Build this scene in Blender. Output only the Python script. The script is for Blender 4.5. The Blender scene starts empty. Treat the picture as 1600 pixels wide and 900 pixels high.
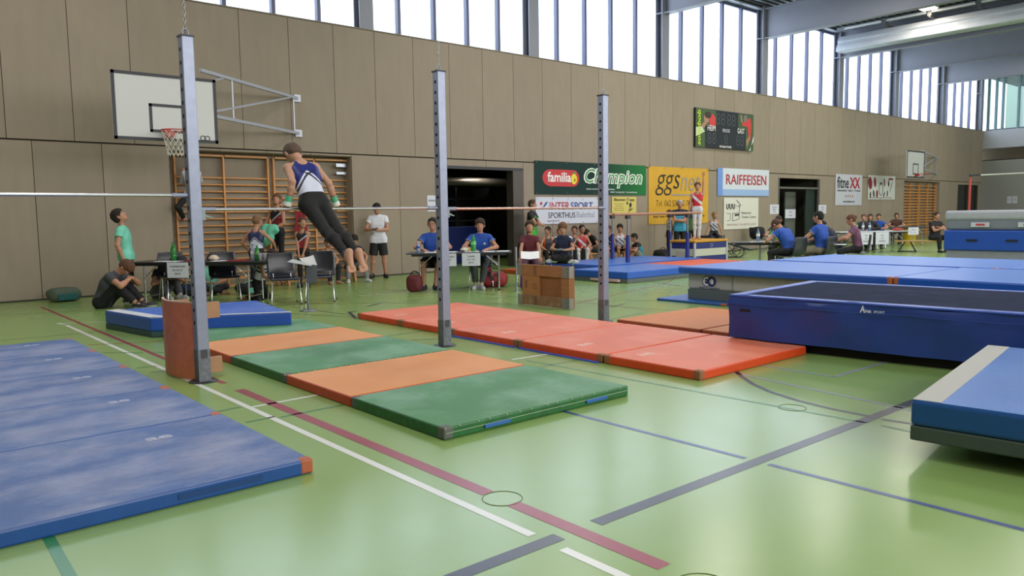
import bpy, math, random
import numpy as np
from mathutils import Vector, Matrix
random.seed(7); np.random.seed(7)
C = bpy.context.scene.collection
R_ = math.radians

# ------------------------------------------------------------------ camera
FPX = 1207.0; CAMH = 1.47
def _n(v): return v/np.linalg.norm(v)
_a = _n(np.array([1410., -134., FPX])); _b = _n(np.array([-1043., -98., FPX]))
_Y = _n(_b-_a*np.dot(_a, _b)); _Z = np.cross(_Y, _a)
if _Z[1] > 0: _Z = -_Z
RM = np.array([_a, _Y, _Z])             # world = RM @ (right, down, forward)
CP = np.array([0., 0., CAMH])
cam = bpy.data.cameras.new('camera'); cam.sensor_width = 36; cam.lens = FPX/1600*36
camo = bpy.data.objects.new('camera', cam); C.objects.link(camo)
m = Matrix([list(RM[:, 0])+[0], list(RM[:, 1])+[0], list(RM[:, 2])+[0]])
M3 = Matrix(((RM[0, 0], -RM[0, 1], -RM[0, 2]), (RM[1, 0], -RM[1, 1], -RM[1, 2]), (RM[2, 0], -RM[2, 1], -RM[2, 2])))
camo.matrix_world = Matrix.Translation(Vector(CP)) @ M3.to_4x4()
cam.clip_start = .05; cam.clip_end = 300
bpy.context.scene.camera = camo
def ray(u, v): return RM @ np.array([u-800., v-450., FPX])
def G(u, v, z=0.):
    d = ray(u, v); return CP+d*((z-CAMH)/d[2])
def PY(u, v, y):
    d = ray(u, v); return CP+d*(y/d[1])
WY = 16.84      # front plane of the long panelled wall
XE = 51.3       # end wall

# ------------------------------------------------------------------ colour management, sky, lights
sc = bpy.context.scene
vs = sc.view_settings; sc.display_settings.display_device = 'sRGB'
vs.view_transform = 'Standard'; vs.look = 'None'; vs.gamma = 1; vs.exposure = 0.52; vs.use_curve_mapping = False
w = bpy.data.worlds.new('sky'); sc.world = w; w.use_nodes = True
w.node_tree.nodes['Background'].inputs[0].default_value = (.86, .93, 1, 1)
w.node_tree.nodes['Background'].inputs[1].default_value = 1.6
def area(name, loc, rot, sx, sy, e, col=(1, 1, 1)):
    l = bpy.data.lights.new(name, 'AREA'); l.shape = 'RECTANGLE'; l.size = sx; l.size_y = sy; l.energy = e; l.color = col
    o = bpy.data.objects.new(name, l); C.objects.link(o); o.location = loc; o.rotation_euler = rot; return o
area('daylight_north', (26, 18.1, 7.9), (R_(-72), 0, 0), 56, 3.4, 1700, (.93, .97, 1))
area('south_fill', (22, -9.6, 6.6), (R_(68), 0, 0), 50, 5.0, 3600, (.99, .98, .96))  # added soft fill behind the viewpoint; the wall there has no windows
for lx in (2, 12.6, 18.6, 24.5, 30.5, 42):
    for ly in (0.0, 6.0, 12.5):
        area('ceiling_lamp_light', (lx, ly, 9.0), (0, 0, 0), 2.4, 1.0, 130 if ly > 1 else 60, (1, .96, .88))

# ------------------------------------------------------------------ materials
def lin(h):
    h = h.lstrip('#'); c = [int(h[i:i+2], 16)/255 for i in (0, 2, 4)]
    return tuple((x/12.92 if x <= .04045 else ((x+.055)/1.055)**2.4) for x in c)+(1,)
_mc = {}
def MAT(h, rough=.6, metal=0., var=0., scale=6., bump=0., bscale=60., col2=None, mask=(.45, .7), spec=.5, trans=0., island=0., aniso=None, coat=0., alpha=1.):
    key = (h, rough, metal, var, scale, bump, bscale, col2, mask, spec, trans, island, aniso, coat, alpha)
    if key in _mc: return _mc[key]
    mt = bpy.data.materials.new('mat_'+h.strip('#')); mt.use_nodes = True
    nt = mt.node_tree; N = nt.nodes; L = nt.links; b = N['Principled BSDF']
    b.inputs['Base Color'].default_value = lin(h); b.inputs['Roughness'].default_value = rough; b.inputs['Metallic'].default_value = metal
    b.inputs['Specular IOR Level'].default_value = spec
    b.inputs['Coat Weight'].default_value = coat
    if trans: b.inputs['Transmission Weight'].default_value = trans
    if alpha < 1: b.inputs['Alpha'].default_value = alpha
    tc = N.new('ShaderNodeTexCoord'); mp = N.new('ShaderNodeMapping'); L.new(tc.outputs['Object'], mp.inputs[0])
    if aniso: mp.inputs['Scale'].default_value = aniso
    cur = None
    if col2:
        n = N.new('ShaderNodeTexNoise'); n.inputs['Scale'].default_value = scale; n.inputs['Detail'].default_value = 8; n.inputs['Roughness'].default_value = .65
        L.new(mp.outputs[0], n.inputs['Vector'])
        r = N.new('ShaderNodeMapRange'); r.inputs[1].default_value = mask[0]; r.inputs[2].default_value = mask[1]; L.new(n.outputs[0], r.inputs[0])
        mx = N.new('ShaderNodeMix'); mx.data_type = 'RGBA'; mx.inputs[6].default_value = lin(h); mx.inputs[7].default_value = lin(col2)
        L.new(r.outputs[0], mx.inputs[0]); cur = mx.outputs[2]
    if var:
        n = N.new('ShaderNodeTexNoise'); n.inputs['Scale'].default_value = scale*1.7; n.inputs['Detail'].default_value = 5
        L.new(mp.outputs[0], n.inputs['Vector'])
        r = N.new('ShaderNodeMapRange'); r.inputs[1].default_value = .3; r.inputs[2].default_value = .7
        r.inputs[3].default_value = 1-var; r.inputs[4].default_value = 1+var; L.new(n.outputs[0], r.inputs[0])
        hs = N.new('ShaderNodeHueSaturation'); L.new(r.outputs[0], hs.inputs['Value'])
        if cur: L.new(cur, hs.inputs['Color'])
        else: hs.inputs['Color'].default_value = lin(h)
        cur = hs.outputs[0]
    if island:
        g = N.new('ShaderNodeNewGeometry'); r = N.new('ShaderNodeMapRange'); r.inputs[3].default_value = 1-island; r.inputs[4].default_value = 1+island
        L.new(g.outputs['Random Per Island'], r.inputs[0])
        hs = N.new('ShaderNodeHueSaturation'); L.new(r.outputs[0], hs.inputs['Value'])
        if cur: L.new(cur, hs.inputs['Color'])
        else: hs.inputs['Color'].default_value = lin(h)
        cur = hs.outputs[0]
    if cur: L.new(cur, b.inputs['Base Color'])
    if bump:
        n = N.new('ShaderNodeTexNoise'); n.inputs['Scale'].default_value = bscale; n.inputs['Detail'].default_value = 4
        L.new(mp.outputs[0], n.inputs['Vector'])
        bp = N.new('ShaderNodeBump'); bp.inputs['Strength'].default_value = bump; bp.inputs['Distance'].default_value = .02
        L.new(n.outputs[0], bp.inputs['Height']); L.new(bp.outputs[0], b.inputs['Normal'])
    _mc[key] = mt; return mt
def EMIT(h, s):
    mt = bpy.data.materials.new('emit'); mt.use_nodes = True; nt = mt.node_tree; nt.nodes.clear()
    e = nt.nodes.new('ShaderNodeEmission'); e.inputs[0].default_value = lin(h); e.inputs[1].default_value = s
    o = nt.nodes.new('ShaderNodeOutputMaterial'); nt.links.new(e.outputs[0], o.inputs[0]); return mt
def GLASS(h, t=.7, frost=.3):
    mt = bpy.data.materials.new('glass'); mt.use_nodes = True; nt = mt.node_tree; nt.nodes.clear()
    a = nt.nodes.new('ShaderNodeBsdfTransparent'); a.inputs[0].default_value = lin(h)
    b = nt.nodes.new('ShaderNodeBsdfTranslucent'); b.inputs[0].default_value = lin(h)
    m = nt.nodes.new('ShaderNodeMixShader'); m.inputs[0].default_value = frost
    o = nt.nodes.new('ShaderNodeOutputMaterial'); nt.links.new(a.outputs[0], m.inputs[1]); nt.links.new(b.outputs[0], m.inputs[2]); nt.links.new(m.outputs[0], o.inputs[0]); return mt

# ------------------------------------------------------------------ mesh helpers
class MB:
    def __init__(s): s.v = []; s.f = []; s.m = []; s.s = []
    def add(s, vs_, fs, mi=0, smooth=False):
        o = len(s.v); s.v += [tuple(map(float, p)) for p in vs_]
        for f in fs: s.f.append([i+o for i in f]); s.m.append(mi); s.s.append(smooth)
        return s
    def box(s, x0, x1, y0, y1, z0, z1, mi=0, mt=None):
        vs_ = [(x, y, z) for x in (x0, x1) for y in (y0, y1) for z in (z0, z1)]
        if mt: vs_ = [tuple(mt @ Vector(p)) for p in vs_]
        return s.add(vs_, [(0, 1, 3, 2), (4, 6, 7, 5), (0, 4, 5, 1), (2, 3, 7, 6), (0, 2, 6, 4), (1, 5, 7, 3)], mi)
    def cyl(s, a, b, r0, r1=None, n=12, mi=0, caps=True):
        r1 = r0 if r1 is None else r1; a = Vector(a); b = Vector(b); d = (b-a).normalized()
        u = d.cross(Vector((0, 0, 1)) if abs(d.z) < .9 else Vector((1, 0, 0))).normalized(); w_ = d.cross(u)
        vs_ = []
        for p, r in ((a, r0), (b, r1)):
            for k in range(n):
                t = 2*math.pi*k/n; vs_.append(p+u*(r*math.cos(t))+w_*(r*math.sin(t)))
        s.add(vs_, [(k, (k+1) % n, n+(k+1) % n, n+k) for k in range(n)], mi, True)
        if caps: s.add(vs_[:n], [tuple(range(n-1, -1, -1))], mi); s.add(vs_[n:], [tuple(range(n))], mi)
        return s
    def tube(s, pts, r, n=8, mi=0, closed=False):
        pts = [Vector(p) for p in pts]; N = len(pts); vs_ = []; pu = None
        for i, p in enumerate(pts):
            if closed: d = pts[(i+1) % N]-pts[i-1]
            else: d = pts[min(i+1, N-1)]-pts[max(i-1, 0)]
            d.normalize()
            if pu is None: pu = d.cross(Vector((0, 0, 1)) if abs(d.z) < .9 else Vector((1, 0, 0))).normalized()
            pu = (pu-d*pu.dot(d)).normalized(); w_ = d.cross(pu)
            for k in range(n):
                t = 2*math.pi*k/n; vs_.append(p+pu*(r*math.cos(t))+w_*(r*math.sin(t)))
        M = N if closed else N-1
        s.add(vs_, [(i*n+k, i*n+(k+1) % n, ((i+1) % N)*n+(k+1) % n, ((i+1) % N)*n+k) for i in range(M) for k in range(n)], mi, True)
        if not closed: s.add(vs_[:n], [tuple(range(n-1, -1, -1))], mi); s.add(vs_[-n:], [tuple(range(n))], mi)
        return s
    def lathe(s, prof, c=(0, 0, 0), n=16, mi=0):
        vs_ = [(c[0]+r*math.cos(2*math.pi*k/n), c[1]+r*math.sin(2*math.pi*k/n), c[2]+z) for r, z in prof for k in range(n)]
        s.add(vs_, [(i*n+k, i*n+(k+1) % n, (i+1)*n+(k+1) % n, (i+1)*n+k) for i in range(len(prof)-1) for k in range(n)], mi, True)
        s.add(vs_[:n], [tuple(range(n-1, -1, -1))], mi); s.add(vs_[-n:], [tuple(range(n))], mi)
        return s
    def prism(s, poly, axis, a, b, mi=0):
        # poly: 2D points; axis 'x','y','z' extruded from a to b
        def P3(p, t):
            return {'x': (t, p[0], p[1]), 'y': (p[0], t, p[1]), 'z': (p[0], p[1], t)}[axis]
        n = len(poly); vs_ = [P3(p, a) for p in poly]+[P3(p, b) for p in poly]
        s.add(vs_, [(k, (k+1) % n, n+(k+1) % n, n+k) for k in range(n)]+[tuple(range(n-1, -1, -1)), tuple(range(n, 2*n))], mi)
        return s
    def xf(s, mt): s.v = [tuple(mt @ Vector(p)) for p in s.v]; return s
    def build(s, name, mats, parent=None, bevel=0., seg=2):
        me = bpy.data.meshes.new(name); me.from_pydata(s.v, [], s.f)
        for q in (mats if isinstance(mats, (list, tuple)) else [mats]): me.materials.append(q)
        me.polygons.foreach_set('material_index', s.m); me.polygons.foreach_set('use_smooth', s.s)
        me.validate(); me.update()
        import bmesh
        bm = bmesh.new(); bm.from_mesh(me); bmesh.ops.recalc_face_normals(bm, faces=bm.faces); bm.to_mesh(me); bm.free()
        o = bpy.data.objects.new(name, me); C.objects.link(o)
        if parent: o.parent = parent
        if bevel:
            q = o.modifiers.new('bevel', 'BEVEL'); q.width = bevel; q.segments = seg; q.limit_method = 'ANGLE'; q.angle_limit = R_(40)
            q.harden_normals = False
        return o
def tag(o, label, cat, group=None, kind=None):
    o['label'] = label; o['category'] = cat
    if group: o['group'] = group
    if kind: o['kind'] = kind
    return o
def thing(name, label, cat, loc=(0, 0, 0), rz=0, group=None):
    o = bpy.data.objects.new(name, None); C.objects.link(o); o.location = tuple(map(float, loc)); o.rotation_euler = (0, 0, rz)
    o.empty_display_size = .1
    return tag(o, label, cat, group)
def struct(o): o['kind'] = 'structure'; return o
def dup(root, loc, rz=None, label=None):
    r = root.copy(); C.objects.link(r); r.location = tuple(map(float, loc))
    if rz is not None: r.rotation_euler = (0, 0, rz)
    if label: r['label'] = label
    for ch in [o for o in C.objects if o.parent == root]:
        c = ch.copy(); C.objects.link(c); c.parent = r
        for g in [o for o in C.objects if o.parent == ch]:
            d = g.copy(); C.objects.link(d); d.parent = c
    return r
def ybox(o): return o
def text(parent, s, x, z, w_=None, h=.2, mat=None, y=-.004, shear=0., bold=0., name='lettering', rot=0., ext=.001, face='-y', spacing=1.):
    """flat lettering whose centre is x,z on the plane y of its parent, fitted to width w_ and cap height h"""
    cu = bpy.data.curves.new('t', 'FONT'); cu.body = s; cu.size = 1; cu.extrude = 0; cu.offset = bold; cu.shear = shear; cu.space_character = spacing
    cu.resolution_u = 3
    to = bpy.data.objects.new('t', cu); C.objects.link(to)
    dg = bpy.context.evaluated_depsgraph_get(); dg.update()
    me = bpy.data.meshes.new_from_object(to.evaluated_get(dg)); bpy.data.objects.remove(to)
    n = len(me.vertices); co = np.zeros(n*3); me.vertices.foreach_get('co', co); co = co.reshape(-1, 3)
    if n == 0: return None
    mn = co.min(0); mx = co.max(0); c = (mn+mx)/2; sz = mx-mn
    sy = h/sz[1]; sx = (w_/sz[0]) if w_ else sy
    X = (co[:, 0]-c[0])*sx; Z = (co[:, 1]-c[1])*sy
    ca, sa = math.cos(rot), math.sin(rot); X, Z = X*ca-Z*sa, X*sa+Z*ca
    if face == '-y': out = np.stack([X+x, np.full(n, y), Z+z], 1)
    elif face == '-x': out = np.stack([np.full(n, y), x-X, Z+z], 1)
    elif face == '+z': out = np.stack([X+x, Z+z, np.full(n, y)], 1)
    me.vertices.foreach_set('co', out.astype(np.float32).ravel()); me.update(); me.name = name
    me.materials.clear(); me.materials.append(mat)
    o = bpy.data.objects.new(name, me); C.objects.link(o); o.parent = parent
    return o

# ------------------------------------------------------------------ palette
steel = MAT('#8c92a6', .42, .55, var=.06, scale=9); steel_d = MAT('#6f7588', .45, .5, var=.05)
paintg = MAT('#7b7e89', .5, 0, var=.03, scale=1.2); paintg_d = MAT('#6a7080', .55)
chrome = MAT('#c9ccd0', .18, 1.); chrome_d = MAT('#90959c', .3, .9)
black = MAT('#15161a', .5); blackp = MAT('#1b1e28', .32, 0, spec=.6); rubber = MAT('#101010', .8)
wood_p = MAT('#b98850', .5, 0, var=.10, scale=4, aniso=(1, 1, 9))
white = MAT('#e4e4e2', .5); paper = MAT('#eef0f4', .6)
BLK = MAT('#18181c', .6); 
# ================================================================== STRUCTURE
# ---- floor
fl = bpy.data.materials.new('sports_floor'); fl.use_nodes = True
nt = fl.node_tree; N = nt.nodes; L = nt.links; b = N['Principled BSDF']
tc = N.new('ShaderNodeTexCoord'); n1 = N.new('ShaderNodeTexNoise'); n1.inputs['Scale'].default_value = .45; n1.inputs['Detail'].default_value = 6
L.new(tc.outputs['Object'], n1.inputs['Vector'])
mx = N.new('ShaderNodeMix'); mx.data_type = 'RGBA'; mx.inputs[6].default_value = lin('#7f9d57'); mx.inputs[7].default_value = lin('#8aa764'); L.new(n1.outputs[0], mx.inputs[0]); L.new(mx.outputs[2], b.inputs['Base Color'])
n2 = N.new('ShaderNodeTexNoise'); n2.inputs['Scale'].default_value = 3.5; n2.inputs['Detail'].default_value = 9; n2.inputs['Roughness'].default_value = .7
L.new(tc.outputs['Object'], n2.inputs['Vector'])
r = N.new('ShaderNodeMapRange'); r.inputs[3].default_value = .18; r.inputs[4].default_value = .30; L.new(n2.outputs[0], r.inputs[0]); L.new(r.outputs[0], b.inputs['Roughness'])
bp = N.new('ShaderNodeBump'); bp.inputs['Strength'].default_value = .02; bp.inputs['Distance'].default_value = .01; L.new(n1.outputs[0], bp.inputs['Height']); L.new(bp.outputs[0], b.inputs['Normal'])
b.inputs['Specular IOR Level'].default_value = .5
floor = struct(MB().box(-6, 60, -12, 30, -.1, 0).build('floor', fl))
def line(col, w_, *pts, z=.0012):
    P_ = [Vector(tuple(p)) if len(p) == 3 else Vector((p[0], p[1], 0)) for p in pts]
    mb = MB(); L_ = []; 
    for i, p in enumerate(P_):
        d = (P_[min(i+1, len(P_)-1)]-P_[max(i-1, 0)]); d.z = 0; d.normalize(); nn = Vector((-d.y, d.x, 0))*w_/2
        L_ += [p+nn, p-nn]
    L_ = [(q.x, q.y, z) for q in L_]
    mb.add(L_, [(2*i, 2*i+1, 2*i+3, 2*i+2) for i in range(len(P_)-1)])
    return mb.build('court_line', MAT(col, .3, spec=.6), floor)
def gl(col, w_, *px, z=.0012): return line(col, w_, *[tuple(G(*p)) for p in px], z=z)
WH, RD, BK, BL, GR, PU = '#d6d8d2', '#8c2436', '#2b3040', '#27407e', '#2c7a42', '#8a90a8'
line(WH, .05, (2.30, 12.49), (2.30, 2.56)); line(WH, .05, (2.30, 2.36), (2.30, .5)); line(WH, .05, *[tuple(G(*p))[:2] for p in ((90, 505), (100, 507))])
line(RD, .05, (2.49, 15.48), (2.49, 8.0)); line(RD, .05, (2.49, 7.6), (2.49, 6.9)); line(RD, .085, (2.49, 6.55), (2.49, 3.12)); line(RD, .085, (2.49, 2.92), (2.49, 1.95))
line(BK, .08, (-1, 2.49), (2.38, 2.465)); line(BK, .08, (2.62, 2.46), (7.6, 2.40))
line(BL, .04, (3.99, 4.2), (3.99, 2.52)); line(BL, .04, (3.99, 2.37), (4.0, .2))
gl(GR, .028, (822, 563), (1355, 661)); gl(GR, .028, (1378, 665), (1610, 716))
gl(PU, .035, (1120, 577), (1410, 638)); gl(PU, .035, (1170, 568), (1303, 589)); gl(PU, .035, (1303, 589), (1400, 561)); gl(PU, .035, (1411, 639), (1440, 645))
gl(BK, .045, (1150, 580), (1158, 588), (1176, 600), (1205, 613), (1250, 627), (1300, 639), (1355, 650)); gl(BK, .045, (1377, 655), (1436, 664), (1500, 670))
gl(GR, .05, (66, 822), (112, 905))
gl('#a0402e', .03, (138, 539), (255, 533)); gl(GR, .03, (160, 551), (223, 551)); gl(GR, .03, (242, 551), (300, 550))
gl(GR, .03, (340, 643), (376, 636)); gl(GR, .03, (385, 660), (430, 651)); gl(WH, .04, (395, 636), (502, 616)); gl(GR, .03, (438, 652), (545, 631)); gl(WH, .04, (800, 562), (858, 553))
gl(GR, .03, (830, 576), (905, 562)); gl(GR, .03, (213, 575), (245, 572)); gl(GR, .03, (235, 582), (280, 577))
gl('#3c5a3a', .03, (452, 490), (600, 498), (700, 518)); gl('#3c5a3a', .03, (455, 480), (640, 505)); gl(GR, .03, (590, 527), (700, 512))
gl(BK, .05, (574, 479), (594, 474)); gl(BK, .05, (545, 487), (556, 498)); gl(BK, .05, (546, 488), (556, 486)); gl(BK, .03, (630, 471), (660, 469)); gl(BK, .03, (760, 466), (795, 466))
gl('#45583a', .03, (430, 476), (600, 473), (800, 475)); gl('#3c5a3a', .03, (740, 457), (850, 469), (1070, 487)); gl('#a0402e', .03, (900, 474), (1040, 443), (1060, 432)); gl('#a0402e', .025, (560, 510), (640, 500))
gl('#8a5a38', .03, (900, 470), (1060, 492)); gl('#8f9a3a', .04, (350, 470), (560, 476)); gl('#3c5a3a', .03, (640, 532), (720, 527)); gl(BK, .04, (955, 480), (978, 474)); gl('#3c5a3a', .02, (955, 499), (1010, 488))
gl('#a0402e', .02, (0, 480), (240, 466)); gl('#5a6a3a', .02, (0, 492), (230, 482)); gl('#5a6a3a', .02, (0, 532), (160, 518), (262, 505)); gl(WH, .03, (100, 505), (170, 503), (270, 487))
gl('#22303a', .03, (1000, 437), (1067, 448)); gl(WH, .03, (560, 462), (780, 449)); gl('#3c5a3a', .03, (880, 470), (1060, 470)); gl('#3c5a3a', .02, (1150, 420), (1170, 410))
for u, v, rr in ((785, 779, .105), (1100, 918, .12), (1238, 637, .1)):
    c = G(u, v); MB().tube([(c[0]+rr*math.cos(t*math.pi/16), c[1]+rr*math.sin(t*math.pi/16), .0015) for t in range(32)], .0018, 4, closed=True).build('floor_socket_cover', MAT('#5f6c3c', .5), floor)

# ---- long panelled wall
panelm = MAT('#8e8373', .85, var=.045, scale=3.0, bump=.06, bscale=140, island=.05, aniso=(1, 1, .25)); gapm = MAT('#2b241e', .9)
mb = MB()
upj = [-3.2, -2.1, -1.0, .15, 1.25, 2.35, 3.46, 4.53, 5.63, 6.77, 7.90, 9.02, 10.13, 11.25, 12.38, 13.50, 14.62, 15.74, 16.93, 18.15, 19.39, 20.63, 21.86, 23.09, 24.33, 25.59, 26.80]
while upj[-1] < XE-.6: upj.append(min(upj[-1]+1.2, XE))
upj[-1] = XE
for a, b_ in zip(upj[:-1], upj[1:]): mb.box(a+.006, b_-.006, WY, WY+.03, 3.016, 6.0)
openings = [(5.17, 9.40, 2.95), (12.2, 14.95, 2.80), (28.75, 32.12, 2.83), (40.63, 45.1, 2.93), (47.7, 50.74, 2.84)]
lowj = [-3.2, -2, -.8, .4, 1.57, 2.74, 3.92, 5.17, None, 9.40, 10.75, 12.2, None, 14.95, 16.1, 17.3, 18.5, 19.7, 20.9, 22.1, 23.3, 24.5, 25.7, 27.0, 28.75, None, 32.12, 33.3, 34.5, 35.7, 36.9, 38.1, 39.3, 40.63, None, 45.1, 46.4, 47.7, None, 50.74, XE]
for a, b_ in zip(lowj[:-1], lowj[1:]):
    if a is None or b_ is None: continue
    mb.box(a+.006, b_-.006, WY, WY+.03, .03, 2.985)
for (a, b_, zt) in openings:
    k = max(1, round((b_-a)/1.2))
    for i in range(k): mb.box(a+(b_-a)*i/k+.006, a+(b_-a)*(i+1)/k-.006, WY, WY+.03, zt, 2.985)
# backing
xs = [-3.2]+[q for o_ in openings for q in o_[:2]]+[XE]
for i in range(0, len(xs), 2): mb.box(xs[i], xs[i+1], WY+.025, WY+.3, 0, 3, 1)
for (a, b_, zt) in openings: mb.box(a, b_, WY+.025, WY+.3, zt, 3, 1)
mb.box(-3.2, XE, WY+.025, WY+.3, 3, 5.99, 1)
wall = struct(mb.build('wall_back', [panelm, gapm]))
struct(MB().box(-3.2, 5.17, WY-.01, WY+.0, 0, .03).box(9.4, 12.2, WY-.01, WY, 0, .03).box(14.95, 28.75, WY-.01, WY, 0, .03).box(32.12, 40.63, WY-.01, WY, 0, .03).box(45.1, 47.7, WY-.01, WY, 0, .03).build('baseboard_back', MAT('#2d2a24', .7)))
# niches behind openings
dark = MAT('#2a2c2e', .8); darkg = MAT('#1b2422', .8)
nb = MB()
for (a, b_, zt), dpt in ((openings[0], .38), (openings[3], .35)):
    nb.box(a-.05, b_+.05, WY+dpt, WY+dpt+.03, 0, 3); nb.box(a-.03, a+.012, WY+.031, WY+dpt, 0, 3); nb.box(b_-.012, b_+.03, WY+.031, WY+dpt, 0, 3); nb.box(a, b_, WY+.031, WY+dpt, zt-.012, zt+.03)
struct(nb.build('wall_niche', panelm))
nb = MB()
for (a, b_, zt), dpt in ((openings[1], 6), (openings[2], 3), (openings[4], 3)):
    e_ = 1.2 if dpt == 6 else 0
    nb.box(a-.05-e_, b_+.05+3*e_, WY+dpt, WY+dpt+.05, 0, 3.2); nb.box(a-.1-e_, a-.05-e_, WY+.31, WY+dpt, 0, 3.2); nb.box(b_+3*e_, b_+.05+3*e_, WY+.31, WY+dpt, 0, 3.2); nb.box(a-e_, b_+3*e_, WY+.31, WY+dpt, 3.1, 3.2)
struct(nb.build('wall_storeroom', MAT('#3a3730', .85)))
# door frames and leaves
struct(MB().box(14.55, 14.95, WY-.012, WY+.28, 0, 2.80).build('trim_1', MAT('#4c4640', .5, .2)))
struct(MB().box(12.2, 14.95, WY-.015, WY+.1, 2.74, 2.82).build('trim_2', MAT('#23262c', .4, .3)))
struct(MB().box(28.75, 32.12, WY+.02, WY+.08, 2.40, 2.48).box(28.75, 28.83, WY-.01, WY+.08, 0, 2.83).box(32.02, 32.12, WY-.01, WY+.08, 0, 2.83).build('trim_3', MAT('#5a5a55', .5)))
struct(MB().box(30.35, 31.2, WY+.6, WY+.66, 0, 2.3).build('door_1', MAT('#5a5f58', .6)))
struct(MB().box(31.2, 32.0, WY+.14, WY+.2, 0, 2.4).build('door_2', MAT('#1d2a26', .4)))
struct(MB().box(47.7, 50.74, WY+.08, WY+.12, 0, 2.84).box(47.7, 47.78, WY-.01, WY+.1, 0, 2.84, 1).box(50.66, 50.74, WY-.01, WY+.1, 0, 2.84, 1).box(49.2, 49.26, WY-.01, WY+.1, 0, 2.84, 1).build('door_3', [MAT('#20221f', .25), MAT('#35332d', .5)]))
# ---- clerestory
GYP = 17.28
colx = [4.35, 9.98, 15.5, 21.55, 27.75, 33.95, 39.65, 45.5, 51.15]
sill = struct(MB().box(-3.2, XE+.2, WY, GYP+.1, 5.99, 6.03).build('trim_4', MAT('#77705f', .7)))
glassm = GLASS('#f2f7ff', .8, .22)
bays = list(zip([-1.4]+colx[:-1], colx))
frame_m = MAT('#4f546e', .5)
for i, (a, b_) in enumerate(bays):
    w0 = struct(MB().box(a+.1, b_-.1, GYP-.06, GYP+.04, 6.02, 6.09).box(a+.1, b_-.1, GYP-.06, GYP+.04, 9.2, 9.3).build('window_%d' % (i+1), frame_m))
    MB().box(a, b_, GYP, GYP+.012, 6.03, 9.3).build('pane', glassm, w0)
    wd = (b_-a)/5
    for k in range(0, 5):
        x = a+wd*k
        MB().box(x-.045, x+.045, GYP-.12, GYP+.03, 6.02, 9.3).build('mullion', frame_m, w0)
for i, x in enumerate(colx):
    mb = MB().box(x-.19, x+.19, 16.9, 16.93, 6.0, 9.4).box(x-.19, x+.19, 17.17, 17.2, 6.0, 9.4).box(x-.012, x+.012, 16.93, 17.17, 6.0, 9.4).box(x-.19, x+.19, 16.93, 17.17, 8.18, 8.21)
    struct(mb.build('trim_%d' % (5+i), paintg))
# roof beams (I section, across the hall)
for i, x in enumerate(colx[:-1]):
    mb = MB().box(x-.16, x+.16, -11, 16.9, 8.17, 8.20).box(x-.16, x+.16, -11, 16.9, 9.28, 9.31).box(x-.012, x+.012, -11, 16.9, 8.20, 9.28)
    o = mb.build('trim_%d' % (20+i), paintg); struct(o)
# corrugated deck
prof = []; y = -11.0
while y < 17.4: prof += [(y, 9.58), (y+.12, 9.58), (y+.15, 9.42), (y+.25, 9.42), (y+.28, 9.58)]; y += .28
vsx = [(x, p[0], p[1]) for x in (-6, XE+8) for p in prof]; n = len(prof)
struct(MB().add(vsx, [(i, i+1, n+i+1, n+i) for i in range(n-1)]).box(-6, XE+8, -11, 17.6, 9.6, 9.7).build('ceiling', MAT('#50545a', .6)))
struct(MB().box(-3.2, XE, 16.95, GYP+.1, 9.30, 9.36).build('trim_40', paintg))
# end wall
lamm = MAT('#a9abb0', .6)
ew = MB().box(XE, XE+.2, -11, WY+.5, 0, 4.31).box(XE+.9, XE+1.1, -11, WY+.5, 4.2, 5.1, 1).box(XE-.02, XE+.5, -11, WY+.5, 4.98, 6.02, 2).box(XE, XE+1, -11, WY+.5, 4.27, 4.31, 0)
struct(ew.build('wall_end', [MAT('#8a8b86', .8, var=.04), MAT('#5c5444', .9), lamm]))
ww = struct(MB().box(XE+.2, XE+.3, -11, 16.8, 6.02, 6.1).box(XE+.2, XE+.3, -11, 16.8, 9.1, 9.3).build('window_20', frame_m))
MB().box(XE+.24, XE+.25, -11, 16.8, 6.1, 9.2).build('pane', GLASS('#e6f2f0', .9, .1), ww)
for yy in (16.7, 16.3, 15.95, 15.15, 14.2, 12.8, 11, 9, 7): MB().box(XE+.15, XE+.33, yy-.05, yy+.05, 6.02, 9.3).build('mullion', MAT('#6f8890', .4), ww)
# building seen through the end glazing
b0 = thing('neighbour_building', 'pale building with dark windows seen through the far end glazing', 'building', (62, 14, 0))
MB().box(0, 6, -8, 5, 0, 14).build('facade', MAT('#c4d0cc', .8), b0)
for yy, zz, cc in ((1.6, 7.4, '#7a5560'), (-.2, 8.0, '#30403f'), (3.5, 8.2, '#e7d8e8'), (.6, 9.6, '#d8e6ea')):
    MB().box(-.08, 0, yy-.45, yy+.45, zz-1.3, zz+1.3).build('window', MAT(cc, .3), b0)
# side and rear walls of the hall (out of view, they close the room)
struct(MB().box(-3.4, -3.2, -11, 17.2, 0, 9.5).build('wall_left', MAT('#8b8070', .8)))
struct(MB().box(-3.4, XE+8, -11.2, -11, 0, 9.5).build('wall_front', MAT('#a09484', .8)))

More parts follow.
